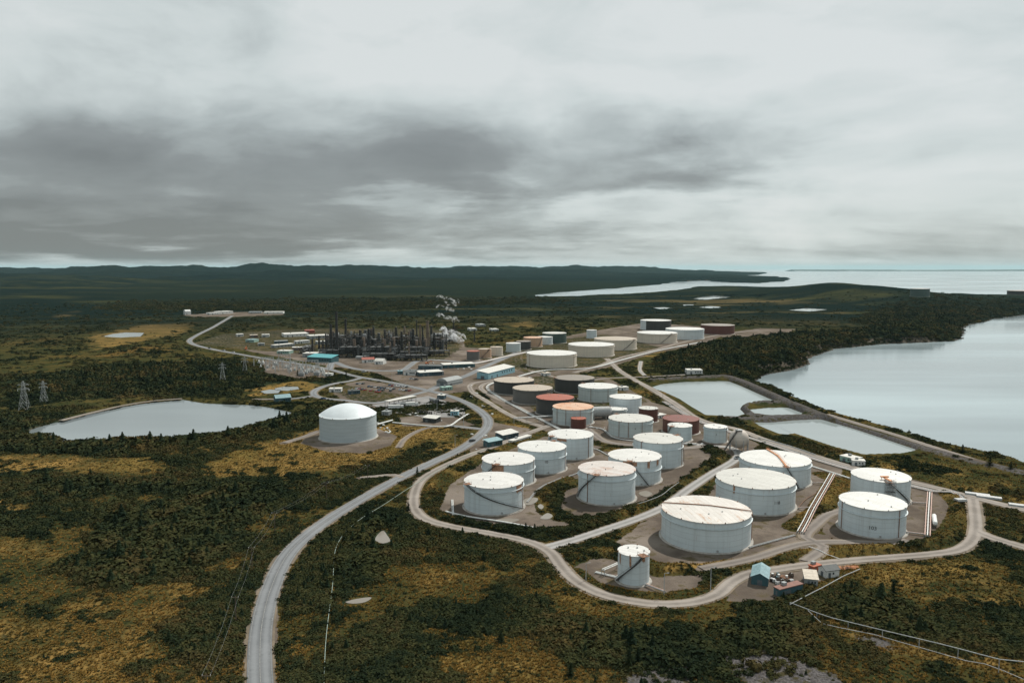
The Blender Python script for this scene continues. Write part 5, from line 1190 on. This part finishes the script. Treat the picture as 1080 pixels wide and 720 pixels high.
# sphere
x, y = at(782, 477.5); t = thing('gas_sphere', 'pale spherical gas tank on legs with a stair, behind the big tanks', 'spherical tank', (x, y + 6, 0))
bm = bmesh.new(); bmesh.ops.create_uvsphere(bm, u_segments=40, v_segments=24, radius=6.2, matrix=Matrix.Translation((0, 0, 8))); me = bpy.data.meshes.new('sphere_shell'); bm.to_mesh(me); bm.free(); me.polygons.foreach_set('use_smooth', [True] * len(me.polygons))
obj('sphere_shell', me, tank_wall('sphere_wall', (.52, .46, .40), .5), t)
for q in range(8): a = q * PI / 4 + .2; MB().tube((6 * math.cos(a), 6 * math.sin(a), 0), (6 * math.cos(a), 6 * math.sin(a), 8), .28, 8).build('leg', m_grey, t)
g = MB(); 
for s_ in (-.5, .5): g.bar((-12, -6 + s_, 0), (-2, -3 + s_, 14), .3); g.bar((-12, -6 + s_, 1.1), (-2, -3 + s_, 15.1), .12)
for q in range(30): u = q / 30; g.bar((-12 + 10 * u, -6.5 + 3 * u, 14 * u), (-12 + 10 * u, -5.5 + 3 * u, 14 * u), .2)
g.build('stair', m_dark, t); MB().box(-2.5, 1.5, -3.6, 1, 14, 14.2).build('landing', m_grey, t)

# scaffold tower with orange beam at the back right tank
tk, cx, cy, R, H = TK['R4']
a = math.radians(-100); x, y = cx + (R + 1.6) * math.cos(a), cy + (R + 1.6) * math.sin(a)
t = thing('scaffold_tower', 'grey scaffold tower with an orange gantry head leaning against the white tank', 'scaffold', (x, y, 0), 0); g = MB()
for i in range(4):
    for j in range(3): g.bar((-2.1 + i * 1.4, -1.2 + j * 1.2, 0), (-2.1 + i * 1.4, -1.2 + j * 1.2, H + 1.5), .12)
for k in range(8):
    z = k * 1.75 + .8
    for j in range(3): g.bar((-2.1, -1.2 + j * 1.2, z), (2.1, -1.2 + j * 1.2, z), .1)
    for i in range(4): g.bar((-2.1 + i * 1.4, -1.2, z), (-2.1 + i * 1.4, 1.2, z), .1)
    g.bar((-2.1, -1.2, z), (2.1, -1.2, z + 1.75), .08)
g.build('steel_frame', m_grey, t)
for k in range(2, 8, 2): MB().box(-2.1, 2.1, -1.2, 1.2, k * 1.75 + .85, k * 1.75 + .95).build('deck', m_dark, t)
MB().box(-.6, .6, -.4, 6.5, H + 1.1, H + 1.5).box(-2, 2, 5.6, 6.8, H + 1.5, H + 2.0).bar((-1.4, 6.2, H + .3), (-1.4, 6.2, H + 1.8), .2).bar((1.4, 6.2, H + .3), (1.4, 6.2, H + 1.8), .2).build('gantry_head', m_orange, t)

# loading rack and vehicles
x, y = at(408, 429.5); x2, y2 = at(437, 423.5); L = math.hypot(x2 - x, y2 - y)
t = thing('loading_rack', 'truck loading rack with a long pale roof in the truck yard', 'loading rack', (x, y, 0), math.atan2(y2 - y, x2 - x))
MB().box(0, L, -3, 3, 5.2, 5.6).build('roof', PT['roofw'], t)
for q in range(7): 
    for s_ in (-2.6, 2.6): MB().bar((L * q / 6.2 + .5, s_, 0), (L * q / 6.2 + .5, s_, 5.2), .3).build('post', m_grey, t)
MB().box(2, L - 2, -1, 1, 1.8, 2).build('walkway', m_grey, t)
CARC = {k: plain('car_paint_' + k, c, .35, .08, .5) for k, c in dict(white=(.62, .63, .63), silver=(.36, .38, .39), dark=(.035, .04, .045), red=(.30, .03, .025), blue=(.04, .09, .17)).items()}
m_tyre = plain('tyre_rubber', (.02, .02, .02), .9, .1, 1)
def car_meshes():
    b = MB(); pr = [(-2.2, .35), (-2.25, .75), (-1.9, .95), (-1.2, 1.0), (1.0, 1.02), (1.9, .88), (2.25, .72), (2.25, .35)]
    b.add([(x, s_, z) for s_ in (-.9, .9) for x, z in pr], [tuple(range(8)), tuple(range(15, 7, -1))] + [((i + 1) % 8, i, 8 + i, 8 + (i + 1) % 8) for i in range(8)])
    c = MB(); pr = [(-1.9, .93), (-1.5, 1.45), (.3, 1.48), (1.1, 1.0)]
    c.add([(x, s_ * (.82 if z < 1.2 else .68), z) for s_ in (-1, 1) for x, z in pr], [(0, 1, 2, 3), (7, 6, 5, 4)] + [((i + 1) % 4, i, 4 + i, 4 + (i + 1) % 4) for i in range(4)])
    w_ = MB().tube((0, -.1, 0), (0, .1, 0), .33, 10)
    return b.mesh('body'), c.mesh('cabin'), w_.mesh('wheel')
cb, cc, cw = car_meshes(); cc.materials.append(m_glass); cw.materials.append(m_tyre); CB = {}
for k, m in CARC.items(): me = cb.copy(); me.materials.append(m); CB[k] = me
def car(label, px, py, rz, colr, group='cars parked in the works car park', s_=1.0):
    x, y = at(px, py); t = thing('parked_car' if 'parked' in label else 'car', label, 'car', (x, y, .26 if 'road' in label else .02), rz, group); t.scale = (s_,) * 3
    obj('body', CB[colr], None, t); obj('cabin', cc, None, t)
    for sx in (-1.35, 1.35):
        for sy in (-.82, .82): o = obj('wheel', cw, None, t); o.location = (sx, sy, .33)
rows = [((389, 408), (432, 412.3), 14), ((376, 410), (400, 413.8), 9), ((411, 406.5), (429, 408.6), 7), ((374, 405.5), (383, 404.8), 4), ((396, 411), (412, 412.5), 5)]
for ri, (a, b, n_) in enumerate(rows):
    for q in range(n_):
        if random.random() < .12: continue
        c_ = random.choice(['white', 'white', 'silver', 'dark', 'dark', 'blue', 'red']); u = q / (n_ - 1)
        car(f'{c_} car parked in the {["long middle", "lower left", "upper right", "upper left", "short lower"][ri]} row of the car park', a[0] + (b[0] - a[0]) * u, a[1] + (b[1] - a[1]) * u + random.uniform(-.15, .15), 1.4 + random.uniform(-.1, .1), c_, s_=1.1)
for px, py, c_, lb, g_ in [(498, 465.6, 'dark', 'dark car driving down the main road bend', 'cars on the main road'), (221, 367.6, 'dark', 'dark car on the main road far left of the works', 'cars on the main road'), (236, 370, 'silver', 'silver car on the main road between its two neighbours', 'cars on the main road'), (246, 371.8, 'white', 'white car on the main road nearest the substation', 'cars on the main road'),
                      (434, 400, 'white', 'white car parked below the office block', 'cars by the offices'), (439, 400.5, 'dark', 'dark car parked below the office block', 'cars by the offices'), (384, 392.6, 'white', 'white car parked by the refinery road', 'cars by the offices'), (777, 466, 'white', 'white car parked at the sphere', 'cars by the tanks'), (778.5, 484, 'silver', 'silver car parked on the road left of the orange walkway tank', 'cars by the tanks'),
                      (341, 421, 'blue', 'blue car parked at the road fork by the lake', 'cars by the lake')]:
    car(lb, px, py, {0: .9}.get(0) if 'bend' in lb else 2.6 if px < 300 else .3, c_, g_, 1.15)
def truck(label, px, py, rz, colr, L=10, tank_=False):
    x, y = at(px, py); t = thing('lorry', label, 'lorry', (x, y, .2), rz, 'lorries in the truck yard')
    MB().box(L / 2 + .3, L / 2 + 2.6, -1.2, 1.2, .6, 3.1).build('cab', colr, t); MB().box(L / 2 + 2.58, L / 2 + 2.64, -1.0, 1.0, 1.9, 2.8).build('windscreen', m_glass, t)
    MB().tube((-L / 2, 0, 2.1), (L / 2, 0, 2.1), 1.25, 12).build('tank_body', m_proc[3], t, 40) if tank_ else MB().box(-L / 2, L / 2, -1.25, 1.25, 1, 3.6).build('box_body', m_white, t)
    MB().box(-L / 2, L / 2 + 2, -.5, .5, .6, .9).build('chassis', m_dark, t)
    for xx in (-L / 2 + 1, -L / 2 + 2.2, L / 2 + 1.2):
        for s_ in (-1.05, 1.05): o = obj('wheel', cw, None, t); o.location = (xx, s_, .45); o.scale = (1.4,) * 3
truck('tanker lorry standing in the middle of the truck yard', 457, 424, -.9, CARC['dark'], 10, True); truck('white lorry in front of the loading rack', 416, 431.5, .2, CARC['white']); truck('second white lorry at the right end of the loading rack', 433, 428.6, .3, CARC['white'], 8)
truck('tanker lorry under the loading rack', 424, 428.5, .2, CARC['red'], 9, True)
m_or = plain('excavator_paint', (.55, .15, .04), .6, .2, 1)
for px, py, lb in ((450.5, 384.2, 'orange digger at work right of the refinery'), (259.5, 368.6, 'orange digger in the depot')):
    x, y = at(px, py); t = thing('digger', lb, 'digger', (x, y, 0), random.uniform(0, 6), 'diggers')
    MB().box(-2.2, 2.2, -1.5, -.8, 0, .9).build('track', m_tyre, t); MB().box(-2.2, 2.2, .8, 1.5, 0, .9).build('track', m_tyre, t); MB().box(-2.3, 1.6, -1.4, 1.4, .95, 2.5).build('body', m_or, t); MB().box(.2, 1.7, -1.3, 0, 2.5, 3.4).build('cab', m_glass, t)
    MB().bar((1.5, .4, 2), (4.6, .4, 4.8), .5).bar((4.6, .4, 4.8), (6.4, .4, 2), .4).build('arm', m_or, t); MB().box(5.9, 7, -.2, 1, 1, 2.1).build('bucket', m_dark, t)
# dark posts along the yard edge
for q in range(9):
    x, y = at(440 + q * 1.9, 435.2 + q * .25); o = MB().tube((0, 0, 0), (0, 0, 2.2), .5, 8).tube((0, 0, 2.2), (0, 0, 2.5), .3, 8).build('filling_bollard', m_dark); o.location = (x, y, .1)
    o['label'] = 'dark bollard in the row at the lower edge of the truck yard'; o['category'] = 'bollard'; o['group'] = 'bollards of the truck yard'

# yard junk beside the blue shed: drums, crates, reels, planks
for q in range(26):
    px, py = 814 + random.random() * 22, 607 + random.random() * 9; x, y = at(px, py); k = q % 4
    if k == 0:
        o = MB().tube((0, 0, 0), (0, 0, 1.1), .45, 12).tube((0, 0, 1.1), (0, 0, 1.16), .48, 12).tube((0, 0, .5), (0, 0, .56), .48, 12).build('oil_drum', random.choice([m_white, m_rust, PT['teal']])); lb, ca = 'oil drum among the junk right of the blue roofed shed', 'drum'
    elif k == 1:
        o = thing('cable_reel', '', 'reel'); MB().tube((-.5, 0, .9), (.5, 0, .9), .5, 12).build('hub', m_wood, o)
        for s_ in (-.6, .5): MB().tube((s_, 0, .9), (s_ + .1, 0, .9), .9, 16).build('flange', m_wood, o)
        lb, ca = 'wooden cable reel among the junk right of the blue roofed shed', 'reel'
    elif k == 2:
        o = thing('crate', '', 'crate'); MB().box(-.7, .7, -.6, .6, 0, .9).build('box', m_white if q % 3 else m_dark, o); MB().box(-.78, .78, -.68, .68, .9, 1.0).build('lid', m_grey, o); lb, ca = 'crate among the junk right of the blue roofed shed', 'crate'
    else:
        g = MB()
        for z in range(3):
            for v in range(4): g.bar((-1.6, v * .3, .1 + z * .2), (1.6 + .2 * z, v * .3 + .05, .1 + z * .2), .18)
        o = g.build('pipe_pile', m_rust, kind='stuff'); lb, ca = None, None
    o.location = (x, y, .12); o.rotation_euler = (0, 0, random.uniform(0, 6))
    if lb: o['label'] = lb; o['category'] = ca; o['group'] = 'junk beside the blue roofed shed'
for q in range(10):
    px, py = 868 + q * 3.6, 600.5 - q * .15 + random.uniform(-.8, .8); x, y = at(px, py); g = MB()
    for v in range(5): g.bar((-2, v * .35 + random.uniform(-.1, .1), .2 + (v % 2) * .2), (2, v * .35, .2 + (v % 2) * .2), .22)
    o = g.build('scrap_pile', random.choice([m_rust, m_orange, m_rust]), kind='stuff'); o.location = (x, y, .1); o.rotation_euler = (0, 0, random.uniform(-.4, .4))
for q, (px, py, L, lb) in enumerate([(1018, 521.5, 11, 'long stack of white pipes beside the track junction on the right'), (1030, 524.5, 11, 'second stack of white pipes beside the track junction on the right'), (1064, 533.5, 10, 'stack of white pipes at the right edge by the shore track'), (1010, 533.6, 5, 'short stack of white pipes left of the track junction')]):
    x, y = at(px, py); t = thing('pipe_stack', lb, 'pipe stack', (x, y, ground_z(x, y)), -.5 if q < 3 else .1, 'stacked pipes by the shore track')
    for r_ in range(2):
        for v in range(6 - r_): MB().tube((0, v * .62 + r_ * .31, .35 + r_ * .54), (L, v * .62 + r_ * .31, .35 + r_ * .54), .3, 8).build('pipe', m_galv, t, 40)
# small pale scatter: blocks and kerb stones on the gravel
bl = MB().box(-.5, .5, -.35, .35, 0, .5); 
bmsh = bl.mesh('concrete_block'); bmsh.materials.append(m_white)
AREAS = [((495, 406), (520, 440), 8, 'by the pipe bundle left of the tan roofed tanks'), ((500, 455), (515, 480), 10, 'beside the main road near the teal hut'), ((690, 455), (760, 476), 6, 'between the small white tanks'), ((430, 436), (470, 446), 5, 'below the truck yard'), ((650, 440), (700, 446), 6, 'around the small maroon tank'),
         ((620, 446), (640, 455), 6, 'behind the small rust tank'), ((440, 383), (520, 392), 6, 'between refinery and small upper tanks'), ((720, 390), (745, 394), 8, 'at the top corner of the settling pond'), ((400, 447), (412, 456), 4, 'at the foot of the domed tank')]
for q in range(80):
    P0, P1, sp_, wh = random.choice(AREAS)
    u = random.random(); x, y = at(P0[0] + (P1[0] - P0[0]) * u + random.uniform(-sp_, sp_), P0[1] + (P1[1] - P0[1]) * u + random.uniform(-sp_ * .3, sp_ * .3)); d = math.hypot(x, y); s_ = random.uniform(.6, 1.8) * d / 500
    o = obj('concrete_block', bmsh, None, None, label='pale concrete block ' + wh, category='block', group='loose concrete blocks ' + wh); o.location = (x, y, .1); o.rotation_euler = (0, 0, random.uniform(0, 3)); o.scale = (s_, s_, s_ * .8)

# ------------------------------------------------------------------ vegetation
leafm = leaf_mat('scrub_leaves', [(.015, .023, .013), (.024, .032, .016), (.038, .044, .019), (.054, .054, .022), (.058, .049, .021), (.088, .064, .025), (.120, .080, .029)])
conm = leaf_mat('conifer_needles', [(.012, .020, .012), (.018, .028, .015), (.026, .036, .018), (.020, .030, .016)])
m_trunk = plain('bark', (.06, .045, .035), .95, .3, 2)
def bush_proto(seed, n, flat, wide=1.0, ls=(.13, .27)):
    r = random.Random(seed); vs = []; fs = []
    lob = [(r.uniform(-.6, .6) * wide, r.uniform(-.6, .6) * wide, r.uniform(.1, .45), r.uniform(.35, .7) * wide ** .5) for _ in range(7)]
    for i in range(n):
        lx, ly, lz, lr = lob[i % 7]; a = r.uniform(0, 6.283); b = r.uniform(-.2, 1.45); c = Vector((math.cos(a) * math.cos(b), math.sin(a) * math.cos(b), math.sin(b)))
        p = Vector((lx, ly, lz)) + c * lr * r.uniform(.7, 1.12); p.z = max(p.z, .02) * flat
        nrm = (c + Vector((r.uniform(-.7, .7), r.uniform(-.7, .7), r.uniform(.0, .8)))).normalized(); q = nrm.to_track_quat('Z', 'Y'); s_ = r.uniform(*ls); k = len(vs)
        for u, v in ((-1, -.6), (.3, -1), (1, .4), (-.3, 1)): vs.append(p + q @ Vector((u * s_ * r.uniform(.6, 1.1), v * s_ * r.uniform(.6, 1.1), r.uniform(-.15, .15) * s_)))
        fs.append((k, k + 1, k + 2, k + 3))
    return vs, fs
def conifer_proto(seed, tiers=7, sides=9):
    r = random.Random(seed); vs = []; fs = []
    for t_ in range(tiers):
        z = .12 + .82 * t_ / tiers; rad = .34 * (1 - t_ / tiers) ** .85 + .03; h_ = .22
        for k in range(sides):
            a = 6.283 * (k + r.uniform(-.3, .3)) / sides; rr_ = rad * r.uniform(.6, 1.2); wd = .45 * 6.283 / sides * rad + .02; d = Vector((math.cos(a), math.sin(a), 0)); s_ = Vector((-d.y, d.x, 0)); b = len(vs)
            vs += [Vector((0, 0, z + h_ * .6)), d * rr_ * .6 + s_ * wd + Vector((0, 0, z + .02)), d * rr_ + Vector((0, 0, z - .05 * r.random())), d * rr_ * .6 - s_ * wd + Vector((0, 0, z + .02))]; fs.append((b, b + 1, b + 2, b + 3))
    return vs, fs
def scatter(name, protos, mats, pts, kinds, scales, rots, label):
    """one object: prototype plants plus one loose vertex per plant, set out by geometry nodes"""
    vs = []; fs = []; pa = []; fm = []
    for k, (v, f) in enumerate(protos):
        b = len(vs); vs += [tuple(q) for q in v]; fs += [tuple(b + i for i in g) for g in f]; pa += [k + 1] * len(v); fm += [mats[k]] * len(f)
    nb = len(vs); me = bpy.data.meshes.new(name); me.from_pydata(vs + [tuple(p) for p in pts], [], fs)
    ms = []; [ms.append(m) for m in mats if m not in ms]
    for m in ms: me.materials.append(m)
    me.polygons.foreach_set('material_index', [ms.index(m) for m in fm])
    def at_(nm, ty, arr, key='value'): a = me.attributes.new(nm, ty, 'POINT'); a.data.foreach_set(key, arr)
    at_('proto', 'INT', pa + [0] * len(pts)); at_('pick', 'INT', [0] * nb + list(kinds)); at_('size', 'FLOAT', [1.] * nb + list(scales)); at_('turn', 'FLOAT', [0.] * nb + list(rots))
    o = obj(name, me, None, None, kind='stuff', label=label)
    gt = bpy.data.node_groups.new(name + '_layout', 'GeometryNodeTree'); gt.interface.new_socket('Geometry', in_out='INPUT', socket_type='NodeSocketGeometry'); gt.interface.new_socket('Geometry', in_out='OUTPUT', socket_type='NodeSocketGeometry')
    n = gt.nodes; l = gt.links; gi, go = n.new('NodeGroupInput'), n.new('NodeGroupOutput')
    def na(nm, ty): q = n.new('GeometryNodeInputNamedAttribute'); q.data_type = ty; q.inputs['Name'].default_value = nm; return [s_ for s_ in q.outputs if s_.enabled and s_.name == 'Attribute'][0]
    def sepk(k):
        c = n.new('FunctionNodeCompare'); c.data_type = 'INT'; c.operation = 'EQUAL'; l.new(na('proto', 'INT'), [s_ for s_ in c.inputs if s_.enabled][0]); [s_ for s_ in c.inputs if s_.enabled][1].default_value = k
        s = n.new('GeometryNodeSeparateGeometry'); s.domain = 'POINT'; l.new(gi.outputs[0], s.inputs[0]); l.new(c.outputs[0], s.inputs['Selection']); return s.outputs[0]
    j = n.new('GeometryNodeJoinGeometry')
    for k in range(len(protos), 0, -1): g2 = n.new('GeometryNodeGeometryToInstance'); l.new(sepk(k), g2.inputs[0]); l.new(g2.outputs[0], j.inputs[0])
    ip = n.new('GeometryNodeInstanceOnPoints'); l.new(sepk(0), ip.inputs['Points']); l.new(j.outputs[0], ip.inputs['Instance']); ip.inputs['Pick Instance'].default_value = True
    l.new(na('pick', 'INT'), ip.inputs['Instance Index']); cx_ = n.new('ShaderNodeCombineXYZ'); l.new(na('turn', 'FLOAT'), cx_.inputs[2]); l.new(cx_.outputs[0], ip.inputs['Rotation']); l.new(na('size', 'FLOAT'), ip.inputs['Scale'])
    l.new(ip.outputs[0], go.inputs[0]); md = o.modifiers.new('layout', 'NODES'); md.node_group = gt
    return o
NC = 590000
r_ = np.exp(RNG.uniform(math.log(190), math.log(3200), NC)); a_ = RNG.uniform(math.radians(-47), math.radians(47), NC); PX, PY = r_ * np.sin(a_), r_ * np.cos(a_)
hh, go_, fo_, gr_, ro_, ve_, fa_, rd_, we_, fl_ = survey(PX, PY)
loc_ = fbm(PX, PY, 9, 3, 91); v_ = ve_ * .62 + loc_ * .44
size = (0.62 + 1.7 * RNG.random(NC) ** 3) * np.clip(r_ / 320, .75, 5) ** .46 * (.45 + .75 * sstep(v_, .40, .60)) * (1 + 1.0 * fo_ * (RNG.random(NC) < .32))
prob = (.16 + .84 * sstep(v_, .43, .62)) * np.where(fl_ > .4, .6, 1.) * (1 - sstep(r_, 2200, 3200)) * (1 - .55 * np.clip(go_ * 1.3, 0, 1)); prob = np.maximum(prob, .95 * sstep(fo_ * .6 + v_ * .6, .5, .78) * (1 - sstep(r_, 2300, 3200))); prob = prob * np.where(r_ > 900, .25 + .75 * sstep(fo_ + v_ * .5, .4, .8), 1)
tz = np.zeros(NC, bool); pipe_d = np.full(NC, 1e6)
for l_ in CLEAR: pipe_d = np.minimum(pipe_d, ldist(PX, PY, l_, 40))
for k, v in TK.items(): tz |= (np.hypot(PX - v[1], PY - v[2]) < v[3] + 7)
keep = (RNG.random(NC) < prob) & (gr_ < .28) & (rd_ > size * .8 + .6) & (pipe_d > size * .6 + .2) & (we_ > size + 1.5) & ((ro_ < .5) | (RNG.random(NC) < .10)) & ~tz
size = np.where(fl_ > .5, np.minimum(size, 2.0), size)
print('scrub', keep.sum())
kx, ky, kz, ks, kf, kr = PX[keep], PY[keep], hh[keep], size[keep], fo_[keep], r_[keep]
con = (RNG.random(len(kx)) < np.where(kf > .6, np.where(kr > 700, .28, .045), .008)); kinds = np.where(con, 3 + RNG.integers(0, 2, len(kx)), RNG.integers(0, 3, len(kx))); ks = np.where(con, ks * np.where(kr > 700, 1.15, 1.7), ks)
protos = [bush_proto(1, 90, .72), bush_proto(2, 100, .36, 1.5, (.14, .30)), bush_proto(3, 84, .55, 1.15), conifer_proto(4), conifer_proto(5, 6, 8)]
scatter('scrub', protos, [leafm, leafm, leafm, conm, conm], np.stack([kx, ky, kz - .05], 1), kinds.tolist(), ks.tolist(), RNG.uniform(0, 6.28, len(kx)).tolist(), 'dark low scrub and small spruces covering the heath')
# grass tussocks near the camera
NG = 215000
r_ = np.exp(RNG.uniform(math.log(190), math.log(620), NG)); a_ = RNG.uniform(math.radians(-47), math.radians(47), NG); PX, PY = r_ * np.sin(a_), r_ * np.cos(a_)
hh, go_, fo_, gr_, ro_, ve_, fa_, rd_, we_, fl_ = survey(PX, PY)
keep = (gr_ < .45) & (rd_ > .8) & (we_ > 1) & (ro_ < .6) & (RNG.random(NG) < .6 + .4 * go_)
def tuss(seed):
    r = random.Random(seed); vs = []; fs = []
    for i in range(12):
        a = r.uniform(0, 6.28); d = Vector((math.cos(a), math.sin(a), 0)); s_ = Vector((-d.y, d.x, 0)) * .16; b = len(vs); q = r.uniform(.1, .5); vs += [d * q * .4 - s_, d * q * .4 + s_, d * (q + .3) + Vector((0, 0, r.uniform(.35, .7)))]; fs.append((b, b + 1, b + 2))
    return vs, fs
grm = leaf_mat('dry_grass', [(.09, .068, .020), (.17, .108, .030), (.26, .15, .040), (.13, .085, .025), (.33, .185, .052)])
scatter('dry_grass', [tuss(1), tuss(2)], [grm, grm], np.stack([PX, PY, hh], 1)[keep], RNG.integers(0, 2, int(keep.sum())).tolist(), RNG.uniform(.4, 1.1, int(keep.sum())).tolist(), RNG.uniform(0, 6.28, int(keep.sum())).tolist(), 'dry golden grass between the scrub')
# single trees one can tell apart
def spruce(label, px, py, Hh, seed, wide=1.0):
    x, y = at(px, py); z = ground_z(x, y); t = thing('spruce_tree', label, 'tree', (x, y, z - .1), random.uniform(0, 6), 'single dark spruces on the heath')
    MB().tube((0, 0, 0), (0, 0, Hh * .9), Hh * .025, 8, .03).build('trunk', m_trunk, t); r = random.Random(seed); g = MB(); tiers = 13
    for t_ in range(tiers):
        z = Hh * (.07 + .88 * t_ / tiers); rad = Hh * .30 * wide * (1 - t_ / tiers) ** .8 * r.uniform(.8, 1.15) + .12
        for k in range(13 - t_ // 2):
            a = r.uniform(0, 6.283); rr_ = rad * r.uniform(.55, 1.15); d = Vector((math.cos(a), math.sin(a), 0)); s_ = Vector((-d.y, d.x, 0)); zz = z + r.uniform(-.03, .03) * Hh
            for m_ in range(3):
                u = (m_ + .6) / 3; wd = Hh * .045 * (1.1 - u * .6); c = d * rr_ * u + Vector((0, 0, zz - rr_ * .18 * u)); g.add([c - s_ * wd + Vector((0, 0, -.02 * Hh)), c + d * rr_ * .33, c + s_ * wd + Vector((0, 0, -.02 * Hh)), c - d * rr_ * .2 + Vector((0, 0, .03 * Hh))], [(0, 1, 2, 3)])
    g.build('crown', conm, t)
for q, (px, py, hh_, w_, lb) in enumerate([(664, 702, 7.0, 1.2, 'dark spruce at the bottom centre, left one of the pair'), (673, 700, 5.5, 1.1, 'dark spruce at the bottom centre, right one of the pair'), (528, 680, 4.5, 1.6, 'broad dark spruce below the track fork, bottom centre'), (510, 591, 4.2, 1.2, 'dark spruce left of the track fork'), (430.6, 538, 4.6, 1.2, 'dark spruce at the bend of the perimeter track'),
        (452, 564, 4.2, 1.3, 'dark spruce just below the perimeter track bend'), (440, 500, 5.0, 1.0, 'small spruce beside the main road where the side track leaves'), (602, 712, 4.5, 1.3, 'spruce at the very bottom left of the pair'), (942, 626, 5.4, 1.3, 'lone spruce in the golden grass at the lower right'), (1015, 477, 6, 1.8, 'round dark tree on the sea bank, leftmost'),
        (1044, 492, 6, 1.8, 'round dark tree on the sea bank, second from the left'), (1066, 496, 5, 1.7, 'round dark tree on the sea bank, right one'), (314, 396, 7, 1.2, 'dark spruce right of the substation'), (365, 396, 6, 1.2, 'dark spruce at the road left of the car park')]):
    spruce(lb, px, py, hh_, q + 50, w_)

# ------------------------------------------------------------------ haze: one closed box of pale air round everything
hb = MB().box(-95000, 95000, -95000, 95000, -16, 330); o = hb.build('haze', None); o['kind'] = 'stuff'; o['label'] = 'thin pale blue haze over land and sea'
m = bpy.data.materials.new('haze'); m.use_nodes = True; t = NT(m.node_tree); t.n.clear(); mo = t.n.new('ShaderNodeOutputMaterial'); pv = t.n.new('ShaderNodeVolumePrincipled')
pv.inputs['Color'].default_value = (.50, .74, .79, 1); pv.inputs['Density'].default_value = 1.1e-5; pv.inputs['Anisotropy'].default_value = 0.1
t.l.new(pv.outputs[0], mo.inputs['Volume']); o.data.materials.append(m); o.display_type = 'WIRE'
